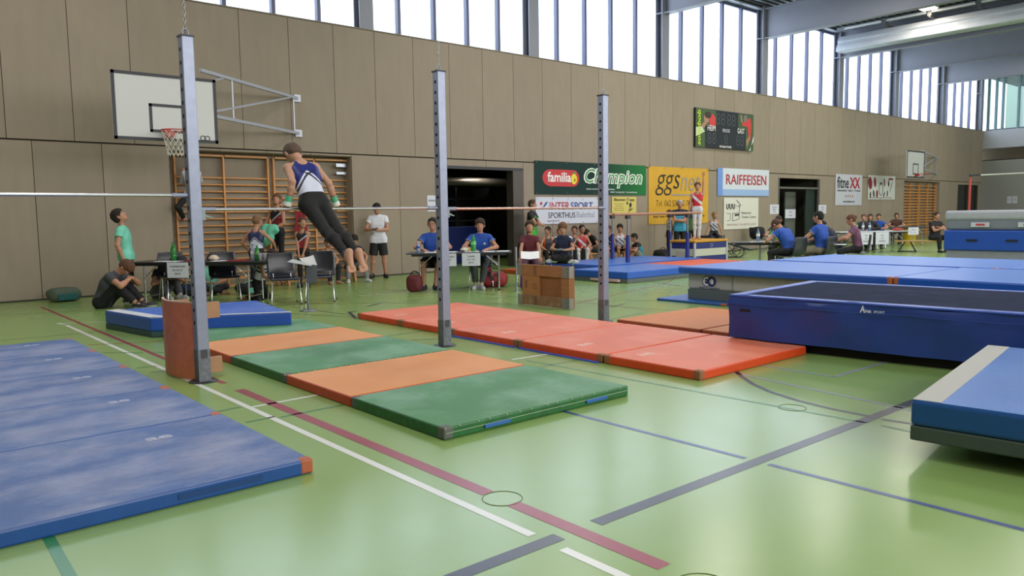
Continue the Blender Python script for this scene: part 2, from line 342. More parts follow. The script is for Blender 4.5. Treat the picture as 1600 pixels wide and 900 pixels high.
# ---- roller for the dividing curtain, hung beside the third visible beam
cx = 33.35
cu = thing('divider_curtain', 'pale grey folded dividing curtain hung along the fifth roof beam', 'curtain', (cx, 0, 8.3))
poly = [(-.42, .02), (-.30, -.02), (.25, .0), (.3, .35), (.22, .62), (-.12, .66), (-.30, .42), (-.22, .38), (-.36, .2)]
MB().prism(poly, 'y', -11, 16.7).build('curtain_fabric', MAT('#b4bac2', .45, var=.05, scale=1.5, bump=.2, bscale=2.5), cu, bevel=.02)
for k in range(16):
    yy = 16.3-k*1.75
    MB().cyl((-.45, yy, .90), (-.45, yy-1.55, .90), .05).build('roller_tube', MAT('#c8cacd', .4), cu)
    MB().box(-.5, -.40, yy-1.75, yy-1.6, .74, 1.0).box(-.52, .3, yy-1.72, yy-1.66, .68, .76).build('bracket', MAT('#55585c', .5), cu)
MB().box(-.34, -.28, -11, 16.7, .86, 1.0).build('rail', MAT('#868c94', .5), cu)
# ceiling lamp
lp = PY(1446, 9, 12.6)
lx0 = 31.2
c = ray(1446, 9); t = (9.3-CAMH)/c[2]; lc = CP+c*t
lamp = thing('ceiling_lamp', 'lit square ceiling lamp between the roof beams', 'lamp', (lc[0], lc[1], 9.22))
MB().box(-.52, .52, -.3, .3, .03, .14).build('housing', MAT('#9a9ea4', .5), lamp); MB().box(-.48, .48, -.26, .26, .0, .03).build('diffuser', EMIT('#fff2dc', 9), lamp)
area('ceiling_lamp_light', (lc[0], lc[1], 9.19), (0, 0, 0), .9, .5, 26, (1, .86, .62))
# ================================================================== WALL-MOUNTED THINGS
def banner(label, x0, x1, z0, z1, mat, name='banner', cat='banner', y=WY-.03, grom=True, wav=.004):
    t = thing(name, label, cat, ((x0+x1)/2, y, (z0+z1)/2))
    W, H = x1-x0, z1-z0; n, k = 40, 10; vs_ = []
    for s_ in (0, 1):
        for j in range(k+1):
            for i in range(n+1):
                a, c_ = i/n, j/k
                yy = wav*(.6*math.sin(a*17+1.7*c_)+.4*math.sin(a*7-c_*5)) + (.005 if s_ else 0)+.005
                vs_.append((-W/2+W*a, yy, -H/2+H*c_))
    q = (n+1)*(k+1); fs = []
    for s_ in (0, 1):
        for j in range(k):
            for i in range(n):
                f = [j*(n+1)+i, j*(n+1)+i+1, (j+1)*(n+1)+i+1, (j+1)*(n+1)+i]; fs.append([v+s_*q for v in (f if not s_ else f[::-1])])
    cloth = MB().add(vs_, fs, 0, True).build('banner_cloth' if name == 'banner' else 'board', mat, t)
    if grom:
        for i in range(5):
            for zz in (-H/2+.04, H/2-.04):
                xx = -W/2+.06+(W-.12)*i/4
                MB().tube([(xx+.018*math.cos(a*math.pi/4), -.012, zz+.018*math.sin(a*math.pi/4)) for a in range(8)], .004, 4, closed=True).build('eyelet', chrome_d, t)
    return cloth, W, H
TY = -.002
def blob(parent, name, pts, mat, y=TY):     # flat printed shape on a banner
    MB().add([(p[0], y, p[1]) for p in pts], [tuple(range(len(pts)))]).build(name, mat, parent)
def ell(cx_, cz, rx, rz, n=20, a0=0, rot=0):
    o = []
    for i in range(n):
        t = a0+2*math.pi*i/n; x, z = rx*math.cos(t), rz*math.sin(t); o.append((cx_+x*math.cos(rot)-z*math.sin(rot), cz+x*math.sin(rot)+z*math.cos(rot)))
    return o
# green banner: printed left-to-right green
gm = bpy.data.materials.new('green_banner'); gm.use_nodes = True; nt = gm.node_tree; N = nt.nodes; L = nt.links; b = N['Principled BSDF']; b.inputs['Roughness'].default_value = .7; b.inputs['Specular IOR Level'].default_value = .25
tc = N.new('ShaderNodeTexCoord'); sp = N.new('ShaderNodeSeparateXYZ'); L.new(tc.outputs['Object'], sp.inputs[0])
r = N.new('ShaderNodeMapRange'); r.inputs[1].default_value = .3; r.inputs[2].default_value = 2.4; L.new(sp.outputs[0], r.inputs[0])
wv = N.new('ShaderNodeTexWave'); wv.bands_direction = 'Z'; wv.inputs['Scale'].default_value = 4.5; L.new(tc.outputs['Object'], wv.inputs[0])
mm = N.new('ShaderNodeMath'); mm.operation = 'MULTIPLY_ADD'; mm.inputs[1].default_value = .25; L.new(wv.outputs[1], mm.inputs[0]); 
m2 = N.new('ShaderNodeMath'); m2.operation = 'MULTIPLY'; L.new(r.outputs[0], m2.inputs[0]); L.new(mm.outputs[0], m2.inputs[1]); mm.inputs[2].default_value = .7
mx = N.new('ShaderNodeMix'); mx.data_type = 'RGBA'; mx.inputs[6].default_value = lin('#17332f'); mx.inputs[7].default_value = lin('#23783c'); L.new(m2.outputs[0], mx.inputs[0]); L.new(mx.outputs[2], b.inputs['Base Color'])
t, W, H = banner('long dark green cereal banner with red oval and white lettering', 15.37, 20.42, 2.08, 3.06, gm)
blob(t, 'red_badge', [(-2.22+.32-.32*math.sin(a*math.pi/8), .0+.25*math.cos(a*math.pi/8)) for a in range(9)]+[(-.92+.25*math.sin(a*math.pi/8)-.0, -.25*math.cos(a*math.pi/8)) for a in range(9)], MAT('#b8242c', .5))
text(t, 'familia', -1.52, .03, .98, .30, white, TY-.004, bold=.02)
blob(t, 'apple', ell(-.9, -.02, .13, .16)+[], MAT('#d8cc2c', .5), TY-.003); blob(t, 'apple_leaf', ell(-.87, .17, .07, .03), MAT('#3c8a36', .5), TY-.004); blob(t, 'apple_core', ell(-.87, -.05, .03, .05), MAT('#7a4a22', .5), TY-.005)
text(t, 'Champion', .93, .03, 2.8, .62, white, TY-.003, shear=.25, bold=.055)
text(t, 'Champion', .93, .03, 2.7, .56, MAT('#2f8a3e', .5), TY-.007, shear=.25, bold=.0)
text(t, 'DAS SCHWEIZER MÜESLI', .3, -.31, 1.3, .05, white, TY-.003, bold=.01); text(t, 'FÜR TAGE MIT CHAMPION', 1.4, -.4, 1.3, .05, white, TY-.003, bold=.01)
t, W, H = banner('white sports shop banner with red and blue lettering under the green one', 15.40, 18.08, 1.20, 2.0, MAT('#c3c8d6', .55))
blob(t, 'logo_dot', ell(-1.12, .21, .045, .05), MAT('#b8242c', .5)); blob(t, 'logo_tick', [(-1.15, .05), (-1.07, .03), (-.92, .17), (-.84, .27), (-.95, .24), (-1.03, .13), (-1.1, .09)], MAT('#26418e', .5))
text(t, 'INTER', -.36, .14, .84, .22, MAT('#b0243a', .5), TY-.002, bold=.006); text(t, 'SPORT', .60, .14, .98, .22, MAT('#2a3f92', .5), TY-.002, bold=.006)
text(t, 'SPORTHUS', -.27, -.14, 1.15, .17, MAT('#30343c', .5), TY-.002); text(t, 'Balsthal', .76, -.13, .78, .18, MAT('#8d929c', .5), TY-.002, bold=-.01); text(t, 'sporthus.ch', -.62, -.31, .5, .06, BLK, TY-.002)
t, W, H = banner('small pale yellow flower shop sign behind the parallel bars', 18.72, 19.92, 1.5, 2.02, MAT('#cdbf66', .6), 'signboard', 'sign', grom=False, wav=0)
text(t, 'Blumen-Topp', 0, .16, 1.0, .12, BLK, bold=.01); 
for zz, ww_ in ((.04, .45), (-.03, .35), (-.1, .5), (-.17, .45)): text(t, 'Blumen und Geschenke', -.25, zz, ww_, .035, MAT('#6a6030', .6))
blob(t, 'flower', ell(.3, .0, .06, .075), BLK, -.004); blob(t, 'flower_bud', ell(.14, .06, .035, .045), BLK, -.004); blob(t, 'flower_stem', [(.29, -.05), (.31, -.05), (.24, -.22), (.2, -.22)], BLK, -.004); blob(t, 'flower_leaf', ell(.34, -.15, .08, .02, rot=.5), BLK, -.004)
t, W, H = banner('large yellow banner with grey and black lettering behind the vaulting boy', 20.55, 23.93, 1.10, 3.05, MAT('#c99a22', .55, var=.05, scale=2))
text(t, 'ggs', -.66, .36, 1.35, .72, BLK, TY-.003, shear=.25, bold=-.008); text(t, 'net', .62, .44, 1.15, .55, MAT('#8e8c88', .5), TY-.003, shear=.25, bold=-.01)
blob(t, 'underline', [(-.45, .05), (1.0, .05), (1.0, .0), (-.47, .0)], MAT('#8e8c88', .5)); text(t, 'Tel. 062 530 42 70', -.35, -.26, 1.9, .2, MAT('#4a3c14', .5), TY-.002, bold=-.012)
text(t, 'www.ggsnet.ch', 0, -.72, 2.9, .14, MAT('#2c240e', .5), TY-.002, shear=.2)
for xx in (-1.69, 0.1, 1.69): MB().tube([(xx, -.02, .93), (xx+.05, -.03, 1.04)], .006, 5).build('cord_tie', BLK, t)
t, W, H = banner('white bank sign with red lettering and light blue edges', 24.5, 28.0, 2.09, 3.11, MAT('#c8d0da', .5), 'signboard', 'sign', grom=False, wav=0)
blob(t, 'blue_edge', [(-1.75, -.51), (-1.42, -.51), (-1.42, .51), (-1.75, .51)], MAT('#6c8fd0', .5), -.003); blob(t, 'blue_band', [(-1.42, -.51), (1.75, -.51), (1.75, -.27), (-1.42, -.27)], MAT('#92b0da', .5), -.003)
text(t, 'RAIFFEISEN', .17, .1, 2.75, .38, MAT('#a8202c', .5), -.006, bold=.008)
t, W, H = banner('off-white restaurant sign with ink drawing under the bank sign', 24.92, 27.27, .83, 2.02, MAT('#cfcfc4', .6), 'signboard', 'sign', grom=False, wav=0)
for k in range(3): MB().tube([(-1.0+k*.2, -.006, .36), (-.99+k*.2, -.006, .2), (-.93+k*.2, -.006, .17), (-.88+k*.2, -.006, .22), (-.87+k*.2, -.006, .36)], .018, 5).build('drawn_letter', BLK, t)
MB().tube([(-.35, -.006, .5), (-.05, -.006, .3), (-.2, -.006, .25)], .01, 4).tube([(-.4, -.006, .28), (-.15, -.006, .3), (-.17, -.006, -.22), (-.6, -.006, -.28), (-.62, -.006, 0), (-.15, -.006, .02)], .008, 4).tube([(-1.0, -.006, 0), (-.75, -.006, .0), (-.75, -.006, -.25), (-.95, -.006, -.27)], .006, 4).tube([(-.45, -.006, -.06), (-.2, -.006, -.05)], .03, 5).build('drawn_hut', BLK, t)
text(t, 'Restaurant', .33, .02, .65, .09, MAT('#55544e', .6)); text(t, 'Tennis Center', .5, -.14, 1.0, .09, MAT('#55544e', .6)); text(t, 'TREFFPUNKT FÜR NETTE LEUTE', 0, -.42, 2.0, .09, MAT('#9a7a70', .6), bold=-.01)
t, W, H = banner('tall white fitness poster with black and red lettering', 33.45, 36.0, 1.71, 3.1, MAT('#b9bdc8', .55), 'poster', 'poster', grom=False, wav=0)
text(t, 'fitne', -.58, .33, 1.08, .52, BLK, bold=.012); text(t, 'XX', .56, .32, 1.0, .5, MAT('#a8202c', .5), bold=.03); text(t, 'Gesundheit · Sport · Freizeit', 0, -.04, 2.2, .12, BLK, bold=.01)
for k in range(4): blob(t, 'figure_mark', ell(-.3+.22*k, -.28, .05, .06), MAT('#a07870', .6), -.003)
text(t, 'www.fitnexx.ch', 0, -.52, 1.1, .1, BLK, bold=.01)
t, W, H = banner('wide white poster with red and green doodles right of the fitness poster', 36.6, 39.52, 1.98, 3.12, MAT('#c4c6c4', .55), 'poster', 'poster', grom=False, wav=0)
rb = MAT('#7c2630', .6)
for cx_, cz, rx, rz, ro, mt_ in ((-1.25, .2, .2, .3, .3, rb), (-.75, .25, .12, .24, .2, rb), (-.15, .18, .12, .05, 0, BLK), (.25, .25, .07, .2, .2, rb), (.72, .2, .07, .16, .1, BLK), (-1.2, -.35, .06, .15, 0, BLK), (-.85, -.3, .07, .18, .3, BLK), (-.5, -.3, .1, .19, 0, rb), (.25, -.33, .05, .16, -.3, BLK), (.6, -.28, .05, .16, 0, BLK), (1.0, .05, .03, .3, -.5, MAT('#707470', .6)), (.95, .42, .3, .05, 0, rb)):
    blob(t, 'doodle', ell(cx_, cz, rx, rz, rot=ro), mt_, -.003)
MB().tube([(p[0], -.006, p[1]) for p in ell(-.1, -.05, .2, .32)], .015, 4, closed=True).build('doodle_ring', MAT('#5c7a66', .6), t)
text(t, 'wwff unterwegs in der Natur', -.1, -.49, 2.5, .07, BLK)
# scoreboard
t = thing('scoreboard', 'black electronic scoreboard with player pictures at both ends', 'scoreboard', (24.89, WY-.09, 4.49))
MB().box(-1.84, 1.84, 0, .09, -.69, .69).build('casing', MAT('#14161c', .35), t, bevel=.01)
grn = MAT('#3a5232', .5); skinp = MAT('#a07860', .6); redp = MAT('#c03434', .5)
blob(t, 'left_picture', [(-1.84, -.69), (-1.28, -.69), (-1.28, .1), (-.62, .1), (-.62, .66), (-1.84, .69)], grn, -.004)
blob(t, 'left_player_shirt', [(-1.05, .1), (-.63, .1), (-.65, .4), (-.8, .52), (-1.0, .5)], redp, -.007); blob(t, 'left_player_arm', [(-1.6, -.2), (-1.45, -.1), (-1.1, .25), (-1.2, .32), (-1.5, .1)], skinp, -.008); blob(t, 'left_player_head', ell(-1.2, .36, .16, .18), skinp, -.009); blob(t, 'left_player_hair', ell(-1.12, .47, .2, .12), MAT('#33261f', .6), -.011)
blob(t, 'left_player_top', [(-1.84, -.32), (-1.5, -.2), (-1.3, -.12), (-1.5, .05), (-1.84, .0)], MAT('#b8c8a0', .5), -.012)
blob(t, 'right_picture', [(.8, .1), (1.3, .1), (1.3, -.69), (1.84, -.69), (1.84, .66), (.8, .66)], grn, -.004)
blob(t, 'right_player_shirt', [(1.05, .3), (1.2, .42), (1.6, .55), (1.7, .3), (1.62, -.3), (1.5, -.3), (1.45, .2), (1.1, .22)], redp, -.007); blob(t, 'right_player_head', ell(1.28, .5, .13, .14), MAT('#6a6a64', .6), -.009); blob(t, 'right_player_arm', [(1.0, .35), (.93, .6), (1.0, .64), (1.1, .35)], skinp, -.01)
blob(t, 'right_player_leg', [(1.35, -.3), (1.6, -.1), (1.5, -.4), (1.38, -.6)], skinp, -.01); blob(t, 'white_net', [(1.55, -.69), (1.62, -.69), (1.84, -.1), (1.84, -.3)], white, -.011)
text(t, 'HEIM', -.9, .02, .48, .19, white, -.015, bold=.005); text(t, 'GAST', .98, .02, .46, .19, white, -.015, bold=.005); text(t, 'PERIODE', .03, -.02, .46, .12, MAT('#c4c6cc', .5), -.006, bold=.005); text(t, 'MOBATIME', 0, -.61, .75, .08, white, -.006, bold=.01)
text(t, 'soorbob', -1.66, 0, 1.25, .2, MAT('#b9d020', .5), -.014, bold=.02, rot=math.pi/2, shear=.2)
dg_ = MAT('#565c64', .5)
def seg8(x, z, w_, h):
    mb = MB(); q = .012
    for (x0, z0, x1, z1) in ((-w_, h, w_, h), (-w_, 0, w_, 0), (-w_, -h, w_, -h)): mb.box(x+x0+.02, x+x1-.02, -.006, -.002, z+z0-q, z+z0+q)
    for sx in (-w_, w_):
        for s2 in (-1, 1): mb.box(x+sx-q, x+sx+q, -.006, -.002, z+(s2*h/2)-h/2+.02, z+(s2*h/2)+h/2-.02)
    mb.build('digit', dg_, t)
for x_ in (-.48, -.18, .2, .5): seg8(x_, .38, .09, .18)
for x_ in (-1.02, -.72, .02, .8, 1.08): seg8(x_, -.34, .085, .17 if abs(x_) > .1 else .14)

# ---- wall bars
wb = MAT('#c2894e', .45, var=.1, scale=5)
def wall_bars(label, ups, y, zt, rungs, name='wall_bars', rr=.019):
    x0 = ups[0]; t = thing(name, label, 'wall bars', (x0, y, 0), group=None)
    for x in ups: MB().box(x-x0-.02, x-x0+.02, -.05, .05, .03, zt).build('upright', wb, t, bevel=.006)
    for a, b_ in zip(ups[:-1], ups[1:]):
        for k, z in enumerate(rungs):
            if k == 0: MB().box(a-x0+.021, b_-x0-.021, -.075, -.035, z-.024, z+.024).build('rung', wb, t, bevel=.01)
            else: MB().cyl((a-x0+.021, -.01, z), (b_-x0-.021, -.01, z), rr, n=8).build('rung', wb, t)
    return t
yb = 17.12
U = [PY(u, 300, yb)[0] for u in (274, 350, 419)]; U2 = [PY(u, 300, yb)[0] for u in (428, 491, 549)]
rz_ = [PY(380, 245, yb-.06)[2]]+[PY(380, 279, yb)[2]-.1485*k for k in range(15)]
rz_ = [z for z in rz_ if z > .08]
wall_bars('wooden wall bars, left frame, behind the basketball post and climbing boy', U, yb, 2.86, rz_)
t = wall_bars('wooden wall bars, right frame, behind the gymnast on the bar', U2, yb, 2.86, rz_)
MB().box(-.42, -.05, -.10, -.08, 2.70, 2.78).box(-.42, -.05, -.10, -.08, 2.52, 2.58).box(-.06, .1, -.09, -.06, 2.58, 2.78).xf(Matrix.Translation((U2[2]-U2[0]-.02, 0, 0))).build('steel_latch', chrome_d, t)
for k, (a, b_) in enumerate(((40.7, 42.85), (42.95, 45.05))):
    wall_bars('distant wooden wall bars near the yellow bucket, %s frame' % ('left' if k == 0 else 'right'), [a, (a+b_)/2, b_], WY+.2, 2.85, [2.7]+[2.5-.15*i for i in range(16)], rr=.034)

# ---- basketball hoops
def hoop(label, cx_, yb_, z0, wd, ht, wallx, dz, netted=True):
    t = thing('basketball_hoop', label, 'basketball hoop', (cx_, yb_, z0))
    w2 = wd/2
    bb_ = MB().box(-w2, w2, 0, .04, 0, ht).build('backboard', MAT('#b9bcbb', .35), t, bevel=.004)
    bl = MAT('#23262e', .5); e = .055
    mb = MB()
    for (a, b_, c_, d) in ((-w2, w2, 0, e), (-w2, w2, ht-e, ht), (-w2, -w2+e, 0, ht), (w2-e, w2, 0, ht), (-.3, .3, .15, .2), (-.3, .3, .60, .65), (-.3, -.25, .15, .65), (.25, .3, .15, .65)):
        mb.box(a, b_, -.006, -.001, c_, d)
    mb.build('border_markings', bl, bb_)
    q = .16; r_ = .225; yc = -.15-r_
    rim_ = MB().tube([(r_*math.cos(a*math.pi/12), yc+r_*math.sin(a*math.pi/12), q) for a in range(24)], .011, 6, closed=True).box(-.08, .08, -.16, -.006, q-.09, q+.0).box(-.05, .05, -.012, -.006, q-.12, q+.05).prism([(-.16, q-.01), (-.006, q-.1), (-.006, q-.01)], 'x', -.05, .05).build('rim', MAT('#b03228', .4), t)
    mb = MB(); nn = 12
    for d in (1, -1):
        for k in range(nn):
            pts = []
            for j in range(7):
                f = j/6; rr = r_*(1-.42*f**.7); an = 2*math.pi*(k+d*j*.5)/nn; pts.append((rr*math.cos(an), yc+rr*math.sin(an), q-.02-.42*f))
            mb.tube(pts, .0055, 4)
    if netted: mb.build('net', MAT('#d8d6cc', .8), rim_)
    MB().tube([(p[0]-.08+w2-.2, -.008, p[1]) for p in ell(0, .09, .045, .04)], .006, 4, closed=True).tube([(p[0]+w2-.2, -.008, p[1]) for p in ell(0, .09, .045, .04)], .006, 4, closed=True).build('maker_mark', bl, bb_)
    al = MAT('#a9adb8', .4, .3)
    A = Vector((w2-.25, .06, 0)); B = Vector((wallx-cx_, WY-yb_-.02, 0)); zt, zb = dz
    def bar(p, q_, s=.028): 
        d = (q_-p).normalized(); mt = Matrix.Translation(p) @ d.to_track_quat('X', 'Z').to_matrix().to_4x4(); L__ = (q_-p).length
        return MB().box(0, L__, -s, s, -s, s, mt=mt)
    At, Ab, Bt, Bb = A+Vector((0, 0, zt)), A+Vector((0, 0, zb)), B+Vector((0, 0, zt)), B+Vector((0, 0, zb))
    bar(At, Bt, .03).build('arm', al, t); bar(Ab, Bb, .03).build('arm', al, t)
    bar(Ab, Bt+(At-Bt)*.06, .018).build('brace', al, t); m1 = (At+Bt)/2*1; m1 = At+(Bt-At)*.28; m2_ = Ab+(Bb-Ab)*.28
    bar(m1, m2_, .014).build('brace', al, t); bar(At+(Bt-At)*.22, At+Vector((0, .0, -.25)), .016).build('brace', al, t); bar(Bt+(At-Bt)*.05, Bb+(Ab-Bb)*.05, .014).build('brace', al, t)
    for p in (Bt, Bb): MB().box(p.x-.08, p.x+.08, p.y-.02, p.y+.02, p.z-.08, p.z+.08).build('wall_plate', al, t)
    return t
hoop('basketball hoop with white backboard at left, swung out from the panelled wall', 4.50, 14.62, 2.88, 1.78, 1.17, 8.05, (1.33, .54))
hoop('small distant basketball hoop above the far wall bars', 37.6, 15.1, 2.93, 1.9, 1.22, 44.6, (1.28, .45), netted=False)
# ================================================================== MATS
def mat_slab(name, label, x0, x1, y0, y1, z0, th, topm, sidem, group=None, corners=(), cornm=None, bev=.012, cat='gym mat', extra=None, rz=0, piv=None):
    cx_, cy_ = (x0+x1)/2, (y0+y1)/2
    t = thing(name, label, cat, (cx_, cy_, z0), rz, group)
    a, b_ = (x1-x0)/2-.004, (y1-y0)/2-.004
    MB().box(-a, a, -b_, b_, 0, th).build('side_cover', sidem, t, bevel=bev)
    MB().box(-a+.009, a-.009, -b_+.009, b_-.009, th-.01, th+.0015).build('top_cover', topm, t, bevel=.003)
    for (sx, sy) in corners:
        cxx, cyy = sx*a, sy*b_; k = .075
        x_ = sorted((cxx+sx*.003, cxx-sx*k)); y_ = sorted((cyy+sy*.003, cyy-sy*k))
        MB().box(x_[0], x_[1], y_[0], y_[1], .004, th+.003).build('corner_patch', cornm, t, bevel=bev)
    return t
blue_top = MAT('#476399', .6, col2='#9296ae', scale=1.6, mask=(.42, .76), var=.10, aniso=(1, 1.6, 1), bump=.1, bscale=30, spec=.4)
blue_side = MAT('#17498c', .42, var=.08, scale=4)
rust = MAT('#a85a38', .6, var=.1)
ys = [4.07, 5.50, 6.70, 7.97, 9.20, 10.38]
for k in range(5):
    words = ['nearest of the row of chalky blue mats at lower left, orange-brown corner', 'second mat from the near end of the left chalky blue row', 'middle mat of the left chalky blue row, heavily chalked', 'second mat from the far end of the left chalky blue row', 'farthest mat of the left chalky blue row'][k]
    t = mat_slab('gymnastics_mat', words, -.55, 1.96, ys[k], ys[k+1], .0, .085, blue_top, blue_side, 'blue mats at the left', ((1, -1), (1, 1)) if k else ((1, -1),), rust)
    yy = 0
    if k == 0:
        MB().prism([(1.255, .0), (1.36, .0), (1.255, .045)], 'y', -.46, -.26).build('hook_flap', MAT('#1f56b4', .6), t)
        text(t, 'ae', .72, .36, .16, .08, MAT('#a9aec4', .6), .0885, face='+z', bold=.03); 
        MB().box(-.9, -.3, -.716, -.7135, .03, .06).build('carry_handle', MAT('#123c74', .5), t); MB().box(.5, .95, -.716, -.7135, .03, .06).build('carry_handle', MAT('#123c74', .5), t)
    else: text(t, 'ae', .80, .32, .15, .08, MAT('#a9aec4', .6), .0885, face='+z', bold=.03)
gtop = MAT('#4a8254', .6, col2='#86a894', scale=1.4, mask=(.45, .85), var=.07, spec=.4); gside = MAT('#20602c', .5, var=.2, scale=12)
otop = MAT('#d08a4e', .6, col2='#d09468', scale=1.2, mask=(.45, .9), var=.05, spec=.4); oside = MAT('#b8401e', .5, var=.1, scale=8)
rtop = MAT('#d86e4c', .5, col2='#e09478', scale=1.8, mask=(.5, .95), var=.05, spec=.45); rside = MAT('#cf4416', .42, var=.06, scale=5)
grey_patch = MAT('#5a5e58', .7, var=.15, scale=20)
ys = [(4.06, 5.30), (5.31, 6.47), (6.48, 7.78), (7.79, 8.90), (8.91, 10.0)]
lab = ['front green mat with blue carry straps, nearest of the middle row', 'orange mat between two green mats, front one of two', 'green mat between two orange mats in the middle row', 'orange mat beside the foot of the left post, rear one of two', 'farthest green mat of the middle row under the blue soft mat']
for k, (a, b_) in enumerate(ys):
    g_ = k % 2 == 0
    t = mat_slab('gymnastics_mat', lab[k], 2.88, 4.72, a, b_, 0, .085, gtop if g_ else otop, gside if g_ else oside, 'green and orange mats under the bar', ((-1, -1), (-1, 1)) if g_ else (), grey_patch)
    if k == 0:
        for xx in (-.62, .38): 
            MB().box(xx+.04, xx+.27, -.630, -.617, .022, .048).build('carry_strap', MAT('#2a62a8', .6), t, bevel=.004)
    # ragged seam stitching
    if g_:
        mb = MB()
        for q in range(14): 
            xq = -.9+q*.13+random.uniform(-.03, .03); mb.box(xq, xq+.007, -(b_-a)/2-.0005, -(b_-a)/2+.006, .078, .086)
        mb.box(-.9, .9, -(b_-a)/2-.0002, -(b_-a)/2+.006, .046, .049); mb.build('seam_stitching', MAT('#a8b8a0', .7), t)['kind'] = 'stuff'
ys = [(3.99, 5.13), (5.15, 6.42), (6.43, 7.67), (7.68, 8.83), (8.84, 9.98)]
lab = ['nearest red-orange mat of the right row, brown taped corner in front', 'red-orange mat second from the near end of the right row', 'middle red-orange mat of the right row', 'red-orange mat next to the middle post, second from the far end', 'farthest red-orange mat of the right row']
for k, (a, b_) in enumerate(ys):
    t = mat_slab('gymnastics_mat', lab[k], 5.58, 7.42, a, b_, 0, .085, rtop, rside, 'red-orange mats at the right', ((-1, -1), (-1, 1)), MAT('#8a5a3a', .7, var=.1))
    if k in (1, 2): MB().box(-.955, -.915, -.6, .6, .0, .012).build('hook_flap', MAT('#3a5ac0', .6), t)
    text(t, 'ae', -.6, -.1 if k else .3, .2, .1, MAT('#e8b8a8', .6), .0885, face='+z', bold=.03)
ot2 = MAT('#c47434', .6, var=.06)
mat_slab('gymnastics_mat', 'orange mat between the red row and the grey landing mat', 7.72, 9.6, 5.52, 6.86, 0, .07, ot2, MAT('#9c4426', .5, var=.1), 'orange mats by the foam landing block')
mat_slab('gymnastics_mat', 'orange mat half hidden behind the corner of the dark blue landing block', 7.72, 9.1, 4.95, 5.50, 0, .07, ot2, MAT('#9c4426', .5, var=.1), 'orange mats by the foam landing block')
mat_slab('thin_mat', 'thin blue mat sticking out under the grey and white landing mat', 10.35, 12.4, 6.95, 8.3, 0, .04, MAT('#2a64b4', .4), MAT('#1f5098', .4), None, ((-1, -1),), rust)
# blue soft mat on the left
def soft_mat(name, label, pts, z0, th, topm, sidem, lowm, low, stripm=None, strips=(), group=None, bev=.02, cat='soft mat'):
    c = Vector((sum(p[0] for p in pts)/len(pts), sum(p[1] for p in pts)/len(pts), z0))
    t = thing(name, label, cat, c, 0, group); P_ = [(p[0]-c.x, p[1]-c.y) for p in pts]
    if low: MB().prism(P_, 'z', 0, low-.001).build('lower_cover', lowm, t, bevel=.01)
    MB().prism(P_, 'z', low, th).build('side_cover', sidem, t, bevel=bev)
    ins = [(p[0]*(1-.012), p[1]*(1-.012)) for p in P_]
    MB().prism(ins, 'z', th-.01, th+.002).build('top_cover', topm, t)
    for (i, j, wd) in strips:
        a = Vector(ins[i]); b_ = Vector(ins[j]); d = (b_-a).normalized(); nn = Vector((-d.y, d.x))
        if nn.dot(-a) < 0: nn = -nn
        q = [a, b_, b_+nn*wd, a+nn*wd]
        MB().prism([(p.x, p.y) for p in q], 'z', th-.004, th+.005).build('white_strip', stripm, t)
    return t, P_
sb = MAT('#3566c4', .4, col2='#7f93c4', scale=2, mask=(.5, .9), var=.05, spec=.5)
soft_mat('soft_mat', 'thick blue soft mat with pale edge strips beside the empty chairs', [(2.83, 10.3), (4.35, 9.5), (4.62, 11.3), (2.62, 11.65)], 0, .25, sb, MAT('#1f4ea8', .4), MAT('#2f4a4a', .6), .075, MAT('#c6cad0', .6), ((0, 3, .17), (0, 1, .07)))
bt = MAT('#3f74cc', .32, var=.05, scale=1.2, spec=.6); bs = MAT('#1d55b4', .35, var=.05)
gw = MAT('#a8a6a4', .55, var=.04); gg = MAT('#57605f', .65, var=.05)
# parallel-bar mats
t, _ = soft_mat('soft_mat', 'blue soft mat with grey underside in front of the parallel bars', [(12.35, 12.3), (12.45, 10.75), (14.95, 10.75), (14.95, 12.3)], 0, .24, bt, bs, gg, .09)
for yy in (-.1, -.6): MB().box(-1.34, -1.25, yy, yy+.3, .03, .08).build('label_patch', MAT('#c8a8a4', .6), t)
soft_mat('soft_mat', 'flat blue mat under the far end of the parallel bars', [(14.0, 14.9), (14.0, 12.85), (18.0, 12.85), (18.0, 14.9)], 0, .22, bt, bs, MAT('#b04a2a', .6), .07)
mat_slab('gymnastics_mat', 'orange-red mat between the two blue mats at the parallel bars', 15.0, 17.9, 11.3, 12.75, 0, .2, MAT('#d4552c', .5, var=.04), MAT('#bc4420', .5))
mat_slab('gymnastics_mat', 'orange mat lying on the floor behind the judges table', 12.7, 13.9, 14.0, 15.2, 0, .1, MAT('#c0501e', .5), MAT('#b04a1e', .5))
# grey/white landing mat with blue top mats
t, P_ = soft_mat('landing_mat', 'thick white and grey landing mat with round logo, under the long blue mats', [(10.62, 7.85), (10.62, .6), (14.9, .6), (14.9, 7.85)], .042, .43, gw, gw, gg, .17, bev=.03, cat='landing mat')
lg = MAT('#26286a', .5)
